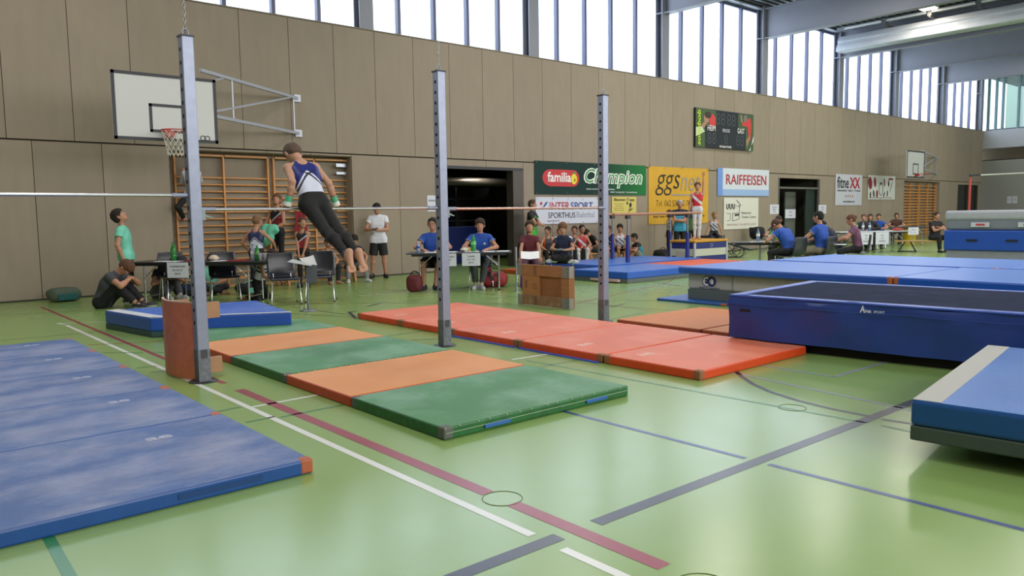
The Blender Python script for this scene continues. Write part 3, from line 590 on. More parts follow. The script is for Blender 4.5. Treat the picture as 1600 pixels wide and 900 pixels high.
# logo on the -X face
LX = -2.14-.006
def diskx(t, y, z, r, m, x, rz_=None):
    MB().add([(x, y+r*math.cos(a*math.pi/12), z+(rz_ or r)*math.sin(a*math.pi/12)) for a in range(24)], [tuple(range(24))]).build('logo_disc', m, t)
yl = PY(1107, 436, 7.2); 
dlt = 7.85-7.33; cy_l = (7.85+.6)/2
ly = 7.42-cy_l
diskx(t, ly+.055, .31, .075, white, LX); diskx(t, ly+.055, .31, .068, lg, LX-.001) if False else None
diskx(t, ly-.045, .31, .085, lg, LX-.001, .085)
MB().tube([(LX-.002, ly+.05+.078*math.cos(a*math.pi/12), .31+.08*math.sin(a*math.pi/12)) for a in range(24)], .006, 4, closed=True).build('logo_ring', lg, t)
text(t, 'a', -(-ly) if False else ly+.05, .31, .075, .085, lg, LX-.003, face='-x', bold=.04); text(t, 'e', ly-.045, .31, .075, .085, white, LX-.004, face='-x', bold=.04)
text(t, 'alder + eisenhut', ly-.0, .205, .4, .035, lg, LX-.002, face='-x', bold=.01)
MB().box(LX-.003, LX+.01, 6.98-cy_l, 6.985-cy_l, .17, .43).build('seam', MAT('#6a6a6a', .6), t)
def topmat(label, x0, x1, y0, y1, z0=.475, corners=()):
    return mat_slab('top_mat', label, x0, x1, y0, y1, z0, .105, bt, bs, 'long blue mats on the landing pads', corners, rust, bev=.02)
topmat('long blue mat over the logo end of the landing mat', 10.48, 12.75, 4.46, 7.95, corners=((-1, -1), ))
topmat('blue mat at the frame edge, next along the landing mat front', 10.48, 12.85, .6, 4.45, corners=((-1, 1), ))
topmat('long blue mat behind, its tip near the seated judges', 12.95, 15.35, 4.0, 7.75, corners=((-1, 1), (-1, -1)))
topmat('blue mat at the rear right, beside the mat stack', 12.95, 15.35, .8, 3.98, corners=((-1, 1),))
# big dark blue landing block
ab_top = MAT('#16213c', .9, spec=.12, col2='#2a3550', scale=2.5, mask=(.5, .8), var=.1, bump=.25, bscale=4); ab_s = MAT('#1b3a86', .38, var=.08, scale=1.5, bump=.35, bscale=3, aniso=(1, 1.4, .5), spec=.6)
L0 = Vector((7.32, 4.86)); Ld = (Vector((7.56, 2.35))-Vector((7.33, 4.86))).normalized(); Wd = Vector((-Ld.y, Ld.x)); Wd = Wd if Wd.x > 0 else -Wd
ab = thing('foam_landing_block', 'big dark blue foam landing block on a low dark trolley', 'landing mat', (L0.x, L0.y, 0), math.atan2(Ld.y, Ld.x))
# local: x along length (to the right of the photo), y = away from viewer side
LEN, WID = 4.6, 2.15
nx, nz = 46, 8; vs_ = []; 
for j in range(nz+1):
    for i in range(nx+1):
        x = LEN*i/nx; z = .10+.46*j/nz; o_ = .012*math.sin(x*6+z*9)+.008*math.sin(x*13-z*14)
        z += (.012*math.sin(x*5.3)+.01*math.sin(x*11))*(j == nz)
        vs_.append((x, o_ if j < nz else .015, z))
fs = [(j*(nx+1)+i, j*(nx+1)+i+1, (j+1)*(nx+1)+i+1, (j+1)*(nx+1)+i) for j in range(nz) for i in range(nx)]
MB().box(0.0, LEN, .03, WID, .10, .555).add(vs_, fs, 0, True).build('block_cover', ab_s, ab, bevel=.012)
MB().box(.12, LEN, .14, WID-.12, .55, .568).build('mesh_top', ab_top, ab, bevel=.01)
MB().box(0, LEN, .0, .13, .548, .572).box(0, .12, .0, WID, .548, .573).box(0, LEN, WID-.12, WID, .548, .572).build('edge_band', MAT('#2a4fb0', .35, bump=.3, bscale=5, spec=.6), ab, bevel=.012)
MB().tube([(LEN*i/40, -.014+.006*math.sin(i*1.3), .475-.006*math.sin(i*.7)) for i in range(41)], .0035, 4).build('welt_seam', MAT('#30509a', .5), ab)
MB().box(.14, .26, -.017, .01, .395, .425).build('carry_slot', black, ab)
MB().box(.12, LEN, .12, WID-.1, .0, .1).build('trolley', MAT('#120c0a', .8), ab)
text(ab, 'A', 1.43, .515, .05, .07, MAT('#cfd4e4', .5), -.022, bold=.03, shear=.1); text(ab, 'irex', 1.485, .50, .06, .035, MAT('#cfd4e4', .5), -.022, bold=.03); text(ab, 'SPORT', 1.585, .497, .1, .022, MAT('#cfd4e4', .5), -.022, bold=.02)
# right-hand soft mat
t, P_ = soft_mat('soft_mat', 'blue and grey soft mat with a wide beige strip at the right edge', [(4.70, 1.87), (4.82, .75), (7.2, 1.0), (7.05, 2.22)], .11, .24, MAT('#2f68b4', .35, var=.06, scale=1.5, bump=.4, bscale=3), MAT('#134a8a', .35), MAT('#3c4a44', .6, var=.1), .09, MAT('#a9a9a4', .6), ((0, 3, .15),), bev=.02)
MB().box(.3, 1.1, -.55, .4, -.11, 0).build('support_pad', MAT('#101512', .8), t)
# stack of mats on the right
stx, sty = 21.8, 8.0
mat_slab('crash_mat', 'pale grey mat at the bottom of the tall stack on the right', stx+.05, stx+3.2, 3.5, sty-.05, 0, .40, MAT('#8c909a', .6), MAT('#80848e', .6, var=.05), 'stacked mats', cat='crash mat')
t = mat_slab('crash_mat', 'blue mat with black handles in the middle of the tall stack', stx, stx+3.2, 3.5, sty, .405, .515, MAT('#1f50b4', .4), MAT('#1c48a4', .4, bump=.3, bscale=3, var=.05), 'stacked mats', cat='crash mat', bev=.03)
for k in range(2): MB().box(-1.62, -1.58, 2.25-1.25-k*.9+.45, 2.25-1.0-k*.9+.45, .24, .29).build('handle', black, t)
t = mat_slab('crash_mat', 'grey mat with red and white labels on top of the tall stack', stx+.03, stx+3.2, 3.5, sty-.03, .925, .49, MAT('#9a9ea6', .7), MAT('#6e7480', .6), 'stacked mats', cat='crash mat', bev=.06)
MB().box(-1.61, 1.5, -2.26, 2.26, .25, .50).build('pale_cover', MAT('#9a9da6', .7, bump=.5, bscale=4, var=.04), t, bevel=.07, seg=3)
for k in range(2):
    y0 = 1.05-k*1.05+.15
    MB().box(-1.63, -1.60, y0, y0+.42, .08, .2).build('label_patch', MAT('#b4b8c0', .6), t); MB().box(-1.64, -1.61, y0+.1, y0+.3, .12, .165).build('red_label', MAT('#b03040', .6), t)

# ================================================================== HORIZONTAL BARS
steelp = steel
def post(x, y, hgt, label, chain_top=9.2, base=True):
    t = thing('bar_post', label, 'upright post', (x, y, 0), 0, 'galvanised posts of the horizontal bars')
    s = .052
    tb_ = MB().box(-s, s, -s, s, 0, hgt).build('tube', steelp, t, bevel=.008)
    MB().box(-s-.006, s+.006, -s-.006, s+.006, hgt-.012, hgt+.004).build('cap', MAT('#3a3c46', .5, .5), t)
    for k in range(22):
        z = hgt-.12-k*.115
        if z < .35: break
        MB().cyl((-s-.001, 0, z), (-s+.004, 0, z), .019, n=10).build('hole', MAT('#08080a', .9), tb_)
    MB().box(-s-.002, s+.002, -s-.002, s+.002, .0, .30).build('foot_sleeve', MAT('#70747c', .5, .6, var=.25, scale=14), t)
    MB().box(-.03, .03, -s-.004, -s, .22, .30).box(-.028, .028, -s-.005, -s, .225, .295).build('frame_mark', MAT('#3c3f48', .5), t)
    MB().lathe([(.0, .0), (.125, .0), (.13, .004), (.125, .008), (.0, .009)], n=28).build('floor_ring', MAT('#3a3c40', .45, .6), t)
    # eye and chain
    MB().tube([(.028*math.cos(a*math.pi/6), 0, hgt+.03+.03*math.sin(a*math.pi/6)) for a in range(12)], .006, 6, closed=True).build('eye', steelp, t)
    mb = MB(); z = hgt+.075; k = 0
    while z < chain_top:
        f = k % 2; lk = .028
        mb.tube([((.011*math.cos(a*math.pi/4) if not f else 0), (.011*math.cos(a*math.pi/4) if f else 0), z+lk*.62*math.sin(a*math.pi/4)) for a in range(8)], .0032, 4, closed=True); z += .031; k += 1
    mb.build('chain', MAT('#a8aab0', .35, .7), t)
    return t
pA = G(318, 597); pB = G(695, 540)
post(2.385, 7.13, 3.08, 'left steel post of the high bars, red leather pad leaning on it')
post(5.10, 7.13, 3.07, 'middle steel post of the high bars, between the orange and red mats')
post(7.84, 7.2, 3.06, 'right steel post of the high bars, farthest of the three')
barm = MAT('#b4b4b8', .28, .9); 
def bar(x0, x1, y, z, label, mt, z1=None, y1=None):
    t = thing('high_bar', label, 'horizontal bar', ((x0+x1)/2, y, z)); z1 = z if z1 is None else z1; y1 = y if y1 is None else y1
    L2 = (x1-x0)/2
    MB().cyl((-L2+.06, 0, 0), (L2-.06, y1-y, z1-z), .014, n=14).build('rail', mt, t)
    for sx, zz, yy in ((-1, 0, 0), (1, z1-z, y1-y)):
        MB().cyl((sx*(L2-.13), yy, zz), (sx*(L2-.0), yy, zz), .021, n=14).build('end_sleeve', steel, t)
        if sx < 0: MB().box(-L2+.0, -L2+.035, yy-.02, yy+.02, zz-.10, zz+.02).prism([(-L2+.03, zz-.07), (-L2+.11, zz-.085), (-L2+.11, zz-.075), (-L2+.03, zz-.04)], 'y', yy-.01, yy+.01).build('latch', MAT('#80908e', .4, .3), t, bevel=.004)
    return t
bar(-.1, 2.33, 7.13, 1.69, 'highest of the steel bars, running left out of the frame', barm)
bar(2.44, 5.04, 7.13, 1.565, 'steel bar gripped by the gymnast between left and middle posts', barm)
bar(5.16, 7.79, 7.13, 1.555, 'empty reddish steel bar between middle and right posts', MAT('#b89a90', .25, .9))  # rail metal has an even reddish base colour
# red leather pad frame leaning at the left post
pd = thing('leather_box_top', 'box top with curved red-brown leather pad, standing on end against the left post', 'vaulting box top', (2.36, 7.55, 0), R_(4))
arc = []
for k in range(13):
    a = k/12; y_ = .37-.74*a; x_ = -.045-.085*math.sin(a*math.pi); arc.append((x_, y_))
inner = [(x+.022, y) for x, y in arc][::-1]
MB().prism(arc+inner, 'z', .01, .72).build('leather_pad', MAT('#c46e50', .55, var=.12, scale=7, bump=.1, bscale=40), pd, bevel=.01)
MB().prism([(x-.001, y) for x, y in arc]+[(x+.024, y) for x, y in arc][::-1], 'z', .715, .727).build('pad_rim', MAT('#c09a80', .7), pd)
for z in (.03, .55): 
    MB().box(-.04, .26, -.245, -.205, z, z+.15).build('plank', MAT('#a87e5c', .6, var=.08, scale=6), pd, bevel=.004)
    MB().box(-.04, .16, .21, .25, z, z+.15).build('plank', MAT('#a87e5c', .6, var=.08, scale=6), pd, bevel=.004)
    MB().box(-.05, -.02, -.24, .25, z+.03, z+.12).build('cross_board', MAT('#8a6244', .6), pd)

# far rack
t = thing('high_bar_stand', 'distant red upright with high bar behind the mat stack', 'horizontal bar', (26.75, 9.1, 0))
MB().cyl((0, 0, 0), (0, 0, 2.45), .032, n=12).build('upright', MAT('#b03c34', .45), t); MB().cyl((0, 0, 2.45), (0, 0, 2.55), .03, n=10).box(-.03, .03, -.3, .03, 2.48, 2.53).build('head', MAT('#30343c', .5), t); MB().cyl((0, -.1, 2.5), (0, -3.4, 2.52), .022, n=10).build('rail', MAT('#d0d0cc', .3, .6), t)
MB().cyl((0, -3.4, 0), (0, -3.4, 2.52), .04, n=12).build('upright', MAT('#b03c34', .45), t)

# ================================================================== PARALLEL BARS, VAULT BOX
t = thing('parallel_bars', 'parallel bars with wooden rails on blue uprights before the wall banners', 'parallel bars', (17.6, 14.5, 0))
blu = MAT('#20307e', .4); ch = MAT('#9a9ea8', .3, .8)
ups = [(957, 14.15), (981, 14.35), (1047, 14.15), (1074, 14.35)]
ups = [(PY(957, 400, 14.5)[0], 14.5), (PY(981, 400, 13.2)[0], 13.2), (PY(1047, 400, 14.5)[0], 14.5), (PY(1074, 400, 13.2)[0], 13.2)]
for x, y in ups:
    x -= 17.6; y -= 14.5
    MB().cyl((x, y, .0), (x, y, .92), .065, .05, n=12).box(x-.1, x+.1, y-.07, y+.07, .0, .2).build('sleeve', blu, t); MB().cyl((x, y, .92), (x, y, 1.36), .024, n=10).build('inner_post', ch, t)
    MB().box(x-.07, x+.07, y-.035, y+.035, 1.34, 1.43).build('rail_clamp', MAT('#2c2e34', .4), t)
for i in (0, 1):
    y = ups[i][1]-14.5; x0 = ups[i][0]-17.6-.55; x1 = ups[i+2][0]-17.6+.6
    MB().cyl((x0, y, 1.455), (x1, y, 1.47), .034, n=12).build('wooden_rail', MAT('#a0765c', .5, var=.06), t)
    MB().box(ups[i][0]-17.6-.1, ups[i+2][0]-17.6+.1, y-.05, y+.05, .0, .06).build('base_runner', blu, t)
t = thing('vaulting_box', 'vaulting box with yellow top, blue and white layers, a boy standing on it', 'vaulting box', (19.42, 13.95, 0))
w2, d2 = .80, .42
for k, (z0, z1, mt_) in enumerate(((0, .2, MAT('#232a74', .45)), (.205, .42, MAT('#c4c6b8', .5)), (.425, .60, MAT('#232a74', .45)))):
    MB().box(-w2, w2, -d2, d2, z0, z1).build('box_section', mt_, t, bevel=.006)
for sx in (-1, 1):
    for sy in (-1, 1): MB().box(sx*w2-.035, sx*w2+.035, sy*d2-.02, sy*d2+.02, 0, .60).build('corner_post', MAT('#b4b6bc', .4), t)
MB().box(-w2-.04, w2+.04, -d2-.04, d2+.04, .605, .675).build('padded_top', MAT('#c48c22', .5), t, bevel=.02)
MB().tube([(.02+.06*math.cos(a*math.pi/8), -d2-.004, .51+.05*math.sin(a*math.pi/8)) for a in range(16)], .008, 4, closed=True).build('maker_mark', MAT('#a8acc8', .5), t)
MB().box(-w2-.006, -w2, -.2, .25, .1, .33).build('label_patch', MAT('#b8b0b0', .6), t)

# ================================================================== FURNITURE
def chair(label, loc, rz, group='black stacking chairs with chrome legs'):
    t = thing('stacking_chair', label, 'chair', loc, rz, group)
    # local: faces +y
    n = 10; prof = [(.235, .43), (.215, .452), (.12, .452), (0, .444), (-.1, .446), (-.165, .462), (-.20, .50), (-.215, .56), (-.232, .66), (-.245, .76), (-.255, .86), (-.252, .885)]
    def shell(pr, nm):
        vs_ = []
        for side in (0, 1):
            for (y, z) in pr:
                for i in range(n+1):
                    a = i/n*2-1; up_ = max(0, min(1, (z-.46)/.1)); w_ = .245-.03*max(0, (z-.78)/.1)*abs(a)**3
                    vs_.append((a*w_, y-.035*(1-a*a)*up_-side*.010*up_, z+.012*a*a*(1-up_)-side*.010*(1-up_)))
        q = (n+1)*len(pr); m_ = len(pr); fs = []
        for s_ in (0, 1):
            for j in range(m_-1):
                for i in range(n):
                    f = [j*(n+1)+i, j*(n+1)+i+1, (j+1)*(n+1)+i+1, (j+1)*(n+1)+i]; fs.append([v+s_*q for v in (f if s_ else f[::-1])])
        b = [i for i in range(n+1)]+[(j)*(n+1)+n for j in range(1, m_)]+[(m_-1)*(n+1)+n-1-i for i in range(n)]+[(m_-1-j)*(n+1) for j in range(1, m_-1)]
        for a1, a2 in zip(b, b[1:]+b[:1]): fs.append([a1, a2, a2+q, a1+q])
        MB().add(vs_, fs, 0, True).build(nm, blackp, t)
    shell(prof[:6], 'seat'); shell(prof[5:], 'backrest')
    for sx in (-1, 1):
        x = sx*.225
        lf_ = MB().tube([(sx*.25, .22, 0), (x, .19, .40), (x, .16, .432), (x, -.14, .432), (x, -.17, .40), (sx*.25, -.24, 0)], .0105, 8).build('leg_frame', chrome, t)
        for yy in (.22, -.24): MB().cyl((sx*.25, yy, 0), (sx*.25, yy, .02), .015).build('foot_cap', rubber, lf_)
    MB().cyl((-.225, .12, .43), (.225, .12, .43), .009).cyl((-.225, -.1, .43), (.225, -.1, .43), .009).build('crossbar', chrome, t)
    MB().cyl((-.15, -.16, .44), (-.15, -.2, .52), .008).cyl((.15, -.16, .44), (.15, -.2, .52), .008).build('back_support', chrome, t)
    return t
chair('black chair carrying a black bag below the wall by the neon vest', (26.3, 16.2, 0), math.pi)
def yaw_to(dx, dy): return math.atan2(-dx, dy)
def face(x, y, phi):
    """heading for something at x,y: 0 = towards the viewer side, 90 = turned to the photo's right"""
    tx, ty = -x, -y; n_ = math.hypot(tx, ty); tx /= n_; ty /= n_; rx, ry = -ty, tx
    a = R_(phi); return yaw_to(math.cos(a)*tx+math.sin(a)*rx, math.cos(a)*ty+math.sin(a)*ry)
chair('empty black chair at the left end behind the bar judges table', (4.55, 14.75, 0), face(4.5, 14.7, 20))
chair('empty black chair behind the right end of the bar judges table', (5.15, 14.0, 0), face(5.1, 14, 5))
ch1 = chair('empty black chair behind the standing flip folder', (5.68, 12.66, 0), face(5.5, 12.6, 8))
chair('empty black chair nearest the gymnast feet', (6.35, 12.62, 0), face(6.3, 12.6, -6))
def table(label, cx_, cy_, ln, dp, rz, z=.74, topm=MAT('#22242c', .35), group=None, x1=-.42, x2=.42, foldy=True):
    t = thing('folding_table', label, 'table', (cx_, cy_, 0), rz, group)
    MB().box(-ln/2, ln/2, -dp/2, dp/2, z-.028, z).build('tabletop', topm, t, bevel=.006)
    MB().box(-ln/2+.1, ln/2-.1, -dp/2+.06, dp/2-.06, z-.07, z-.028).build('under_frame', MAT('#2c2e36', .5), t)
    for sx in (x1, x2):
        for sy in (-1, 1):
            lg_ = MB().cyl((sx*ln, sy*dp*.38, 0), (sx*ln, sy*dp*.38, z-.03), .017).build('leg', chrome, t)
            MB().cyl((sx*ln, sy*dp*.38, 0), (sx*ln, sy*dp*.38, .025), .024).build('foot_cap', rubber, lg_)
            if foldy: MB().cyl((sx*ln, sy*dp*.38, z-.28), (sx*ln-math.copysign(.26, sx), sy*dp*.38, z-.05), .009).build('leg_brace', chrome, t)
        MB().cyl((sx*ln, -dp*.38, .12), (sx*ln, dp*.38, .12), .01).build('stretcher', chrome, t)
    return t
# table 1: ends from pixels, roughly parallel to the picture
A1 = Vector(tuple(G(181, 410, .74))); B1 = Vector(tuple(G(416, 406, .74)))
A1 = Vector((3.42, 13.95, .74)); 
a_ = G(228, 474); b_ = G(392, 474); d_ = Vector((b_[0]-a_[0], b_[1]-a_[1], 0)); ang1 = math.atan2(d_.y, d_.x)
c1 = Vector(((a_[0]+b_[0])/2, (a_[1]+b_[1])/2, 0)); n1 = Vector((-math.sin(ang1), math.cos(ang1), 0)); c1 = c1+n1*.25
T1 = table('black folding table at left, papers and bottles on it, before the wall bars', c1.x, c1.y, 2.6, .7, ang1, topm=MAT('#1c1e24', .35), x1=-.375, x2=.375)
def on1(u, dv, z=.742):  # point on table 1: u along, dv depth
    d = Vector((math.cos(ang1), math.sin(ang1), 0)); p = c1+d*u+n1*dv; return (p.x, p.y, z)
a_ = G(657, 455); b_ = G(780, 453); d_ = Vector((b_[0]-a_[0], b_[1]-a_[1], 0)); ang2 = math.atan2(d_.y, d_.x)
c2 = Vector(((a_[0]+b_[0])/2, (a_[1]+b_[1])/2, 0)); n2_ = Vector((-math.sin(ang2), math.cos(ang2), 0)); c2 = c2+n2_*.25
T2 = table('folding table with white papers where two judges in blue sit', c2.x, c2.y, 2.08, .7, ang2, z=.76, topm=MAT('#3a3e4a', .35), x1=-.375, x2=.375)
def on2(u, dv, z=.762):
    d = Vector((math.cos(ang2), math.sin(ang2), 0)); p = c2+d*u+n2_*dv; return (p.x, p.y, z)
chair('black chair under the dark-haired judge with glasses', on2(-.56, .48, 0), ang2+math.pi)
chair('black chair under the judge behind the green bottle', on2(.41, .48, 0), ang2+math.pi)
# right judges table and far tables
c3 = Vector((20.0, 12.9, 0)); ang3 = R_(-30)
T3 = table('folding table of the judges beside the blue mats, bottles on it', 17.05, 10.2, 1.8, .7, R_(-57), x1=-.12, x2=.42, topm=MAT('#3c3e40', .4))
T4 = table('far scoring table with white papers, nearer one', 27.2, 12.4, 2.7, .7, R_(-32), x1=-.4, x2=.4, topm=MAT('#b8bcc4', .4))
T5 = table('far scoring table behind, with a brown-clad woman at it', 32.7, 13.8, 2.5, .7, R_(-28), z=.78, x1=-.4, x2=.4, topm=MAT('#3a3e46', .4))
# papers, signs
def sheet(label, loc, rz, w_=.21, h=.297, m=paper, name='paper_sheet', grp='papers on the tables', cat='paper', th=.003, ink=True):
    t = thing(name, label, cat, loc, rz, grp)
    MB().box(-w_/2, w_/2, -h/2, h/2, 0, th).build('sheet', m, t)
    if ink:
        mb = MB()
        for k in range(7): mb.box(-w_*.36, w_*(.36-.1*(k % 3)), h*(.34-.1*k)-.003, h*(.34-.1*k)+.003, th, th+.0004)
        mb.build('printed_lines', MAT('#70747c', .6), t)
    return t
for u, dv, rr, lb in ((-.72, -.1, .2, 'white papers beside the green bottle on the left table'), (-.46, -.16, -.1, 'white sheet in the middle of the left table'), (.35, -.1, .1, 'white sheet beside the red folder')):
    sheet(lb, on1(u, dv), ang1+rr)
t = thing('folder', 'closed red folder on the right half of the left table', 'folder', on1(.72, -.12), ang1); MB().box(-.16, .16, -.11, .11, 0, .012).build('cover', MAT('#a02030', .5), t); MB().box(-.155, .155, -.105, .1, .003, .009).build('pages', paper, t)
t = thing('folder', 'flat red folder in the middle of the left table', 'folder', on1(-.2, .08), ang1+.2); MB().box(-.16, .16, -.11, .11, 0, .012).build('cover', MAT('#a03038', .5), t); MB().box(-.155, .155, -.105, .1, .003, .009).build('pages', paper, t)
for u, dv, rr, lb in ((-.55, -.12, .1, 'papers before the judge with glasses'), (-.2, -.1, -.15, 'papers near the middle of the blue judges table'), (.25, -.05, 0, 'papers left of the green bottle'), (.62, -.1, .12, 'papers right of the green bottle'), (.85, -.05, -.1, 'papers at the right end of the blue judges table')):
    sheet(lb, on2(u, dv), ang2+rr, .28, .38)
def sign(label, lines, pos, rz, w_, h, parent_face='-y', hs=.12, name='paper_sign', flat=False):
    t = thing(name, label, 'paper sign', pos, rz, None)
    sh_ = MB().box(-w_/2, w_/2, 0, .003, -h/2, h/2).build('sheet', MAT('#c8ccd8', .6), t)
    n_ = len(lines)
    for k, s_ in enumerate(lines): text(sh_, s_, 0, h*(.5-(k+.5)/n_)*.72, min(w_*.8, len(s_)*h*hs*.85), h*hs, MAT('#3a3c44', .6), -.002, bold=.015)
    return t
def front1(u, z): p = on1(u, -.362, z); return p
def front2(u, z): p = on2(u, -.362, z); return p
sign('white sign for the girls hanging from the front of the left table', ['TURNERINNEN', 'K5 & K7', 'RECK'], front1(-.28, .60), ang1, .40, .27)
sign('small white sign on the judges table, half behind the middle post', ['TURNERINNEN', 'K5 - K7', 'RECK'], front2(-.23, .62), ang2, .36, .25)
sign('white sign in front of the judge with the green bottle', ['TURNER', 'K5, K6', 'RECK'], front2(.24, .62), ang2, .36, .25)
def wsign(label, u, v, lines, w_, h, y=WY-.012): p = PY(u, v, y); return sign(label, lines, tuple(p), 0, w_, h)
wsign('small white notice on the panelled wall left of the middle post', 676, 318, ['GARDEROBE', 'Knaben'], .34, .42)
wsign('white notice on the wall left of the dark doorway', 1210, 327, ['Garderobe', 'Mädchen', 'Turner'], .68, .38)
wsign('white notice on the wall right of the dark doorway', 1285, 327, ['Garderobe', 'Knaben', 'WC'], .68, .38)
wsign('white notice hanging inside the dark doorway', 1235, 334, ['KAMPF', 'RICHTER'], .85, .38, y=WY+.5)
for k, v in enumerate((1579, 1587)):
    t = thing('paper_sign', 'white notice on the grey end wall, %s of two' % ('left' if k == 0 else 'right'), 'paper sign', (XE-.02, 15.33-k*.28, 1.95)); MB().box(0, .004, -.12, .12, -.2, .2).build('sheet', MAT('#c0c4cc', .6), t)
    MB().box(-.003, 0, -.08, .08, .05, .07).box(-.003, 0, -.08, .08, -.02, 0).build('printed_lines', MAT('#70747c', .6), t)
for uu, lb in ((-.35, 'left of the two white signs on the nearer far table'), (.25, 'right of the two white signs on the nearer far table')):
    p = T4.matrix_basis @ Vector((0, 0, 0)); d = Vector((math.cos(R_(-32)), math.sin(R_(-32)), 0)); n_ = Vector((-d.y, d.x, 0)); q = Vector((27.2, 12.4, 0))+d*uu*1.0-n_*.365
    sign(lb, ['K1', 'K2', 'BODEN'], (q.x, q.y, .5), R_(-32), .5, .42)
d = Vector((math.cos(R_(-28)), math.sin(R_(-28)), 0)); n_ = Vector((-d.y, d.x, 0)); q = Vector((32.7, 13.8, 0))+d*.5-n_*.365
sign('white sign on the far table beside the yellow bucket', ['SPRUNG', 'K1 - K4'], (q.x, q.y, .6), R_(-28), .5, .3)
# bottles and cups
def bottle(label, loc, colr, h=.32, r_=.043, lab='#d8dcd0', cap='#2a6a34', grp='drink bottles on the tables'):
    t = thing('drink_bottle', label, 'bottle', loc, 0, grp)
    MB().lathe([(r_*.8, 0), (r_, .015), (r_, h*.3), (r_*.93, h*.34), (r_, h*.38), (r_, h*.6), (r_*.75, h*.72), (r_*.38, h*.86), (r_*.33, h*.93)], n=14).build('body', MAT(colr, .15, spec=.7, trans=.35), t)
    MB().lathe([(r_*.42, h*.93), (r_*.42, h)], n=10).build('cap', MAT(cap, .5), t); MB().lathe([(r_*1.02, h*.39), (r_*1.02, h*.58)], n=14).build('wrapper', MAT(lab, .5), t); return t
bottle('green bottle at the left end of the left table', on1(-.62, .1), '#1f8a34', .34, .05, '#2a7a3a')
bottle('clear bottle with blue cap on the left table', on1(.9, .1), '#a8b4c4', .28, .045, '#c8ccd8', '#203a8a'); bottle('green bottle beside the clear one on the left table', on1(1.0, .06), '#1f8a34', .26, .045, '#5a9a54')
bottle('green bottle in front of the right judge in blue', on2(.28, -.08), '#22a048', .34, .055, '#6cc070'); bottle('small clear bottle with blue label before the judge with glasses', on2(-.82, -.1), '#9ab0d8', .22, .04, '#2a4aa0', '#e0e0e8')
for k in range(3):
    t = thing('plastic_cup', ['leftmost', 'middle one', 'rightmost'][k]+' of the clear plastic cups at the right end of the left table', 'cup', on1(1.1+.07*k, -.03+.03*k), 0, 'clear cups on the left table'); MB().lathe([(.028, 0), (.04, .13), (.037, .13), (.026, .005)], n=14).build('cup_wall', MAT('#c4c8cc', .2, trans=.6), t)
t = thing('snack_bag', 'small white and yellow snack bag on the blue judges table', 'bag', on2(.1, .0)); MB().lathe([(.02, 0), (.08, .02), (.09, .05), (.04, .08), (.01, .085)], n=10).build('wrapper', MAT('#d8d4c4', .5, var=.2, scale=20), t); MB().lathe([(.05, 0), (.055, .05), (.02, .07)], (.09, 0, 0), n=10).build('yellow_end', MAT('#d09a20', .5), t)
t = thing('cloth_bundle', 'pale crumpled cloth in the middle of the left table', 'cloth', on1(.18, .05)); MB().lathe([(.02, 0), (.09, .02), (.1, .05), (.05, .09), (.01, .1)], n=9).build('fabric', MAT('#c8b8a4', .8, var=.15, scale=15), t)
t = thing('cap', 'dark cap lying behind the green bottle on the left table', 'cap', on1(-.55, .22)); MB().lathe([(.1, 0), (.1, .03), (.07, .07), (.02, .085)], n=14).build('crown', MAT('#1c1e26', .8), t); MB().box(.06, .17, -.06, .06, 0, .01).build('visor', MAT('#1c1e26', .8), t, bevel=.004)
for k, (x, y, cc, hh) in enumerate(((17.0, 10.15, '#3a9a4a', .3), (16.95, 10.45, '#7a92b8', .34), (17.2, 10.2, '#6a84a8', .3))):
    bottle(['green bottle on the right judges table', 'tall clear bottle at the left of the right judges table', 'second clear bottle on the right judges table'][k], (x, y, .742), cc, hh)
for k, (u_, cc) in enumerate(((-.5, '#3a9a5a'), (-.25, '#8aa8c8'), (.0, '#5a8ac0'))):
    d = Vector((math.cos(R_(-32)), math.sin(R_(-32)), 0)); q = Vector((27.2, 12.4, 0))+d*u_; bottle(['green bottle on the nearer far table', 'clear bottle on the nearer far table', 'blue bottle on the nearer far table'][k], (q.x, q.y, .742), cc, .34)
sheet('papers on the right judges table', (16.85, 10.3, .742), R_(-57), .5, .3); 
d = Vector((math.cos(R_(-32)), math.sin(R_(-32)), 0)); q = Vector((27.2, 12.4, 0))+d*.5
sheet('papers beside the red cloth on the nearer far table', (q.x, q.y, .742), R_(-32), .5, .3)
t = thing('red_cloth', 'small red cloth on the nearer far table', 'cloth', (q.x+.5, q.y-.3, .742)); MB().lathe([(.05, 0), (.2, .02), (.16, .07), (.03, .09)], n=10).build('fabric', MAT('#b04030', .8), t)
# folder stand
fs_ = thing('flip_score_stand', 'thin steel stand with open folder and flip cards by the left table', 'score stand', (5.52, 11.42, 0))
MB().cyl((0, 0, .0), (0, 0, .62), .012).build('pole', ch, fs_); MB().cyl((-.0, 0, 0), (0, 0, .12), .02).lathe([(.0, .0), (.14, .0), (.14, .012), (.0, .02)], n=16).build('base', MAT('#7c8088', .4, .6), fs_)
a = face(5.5, 11.4, 0); rr = Matrix.Rotation(a+math.pi, 4, 'Z')
MB().box(-.02, .15, -.04, -.01, .45, .74).xf(rr).build('card_holder', MAT('#4a4e58', .5), fs_)
MB().add([tuple(rr @ Vector(p)) for p in [(-.3, -.14, .80), (.05, -.2, .73), (.12, .06, .74), (-.22, .1, .83)]], [(0, 1, 2, 3)]).build('open_folder', MAT('#a8aca8', .6), fs_)
for k in range(4): MB().add([tuple(rr @ Vector(p)) for p in [(-.05+.02*k, .04, .76), (.13+.008*k, -.05, .73), (.02+.028*k, .02, .86+.01*k), (-.12+.03*k, .1, .84)]], [(0, 1, 2, 3)]).build('page', paper, fs_)
# ---- wooden frame standing on edge
bx = thing('wooden_vault_box_section', 'worn wooden box section with metal corners, standing on its side', 'vaulting box section', (8.42, 9.05, 0), R_(-90))
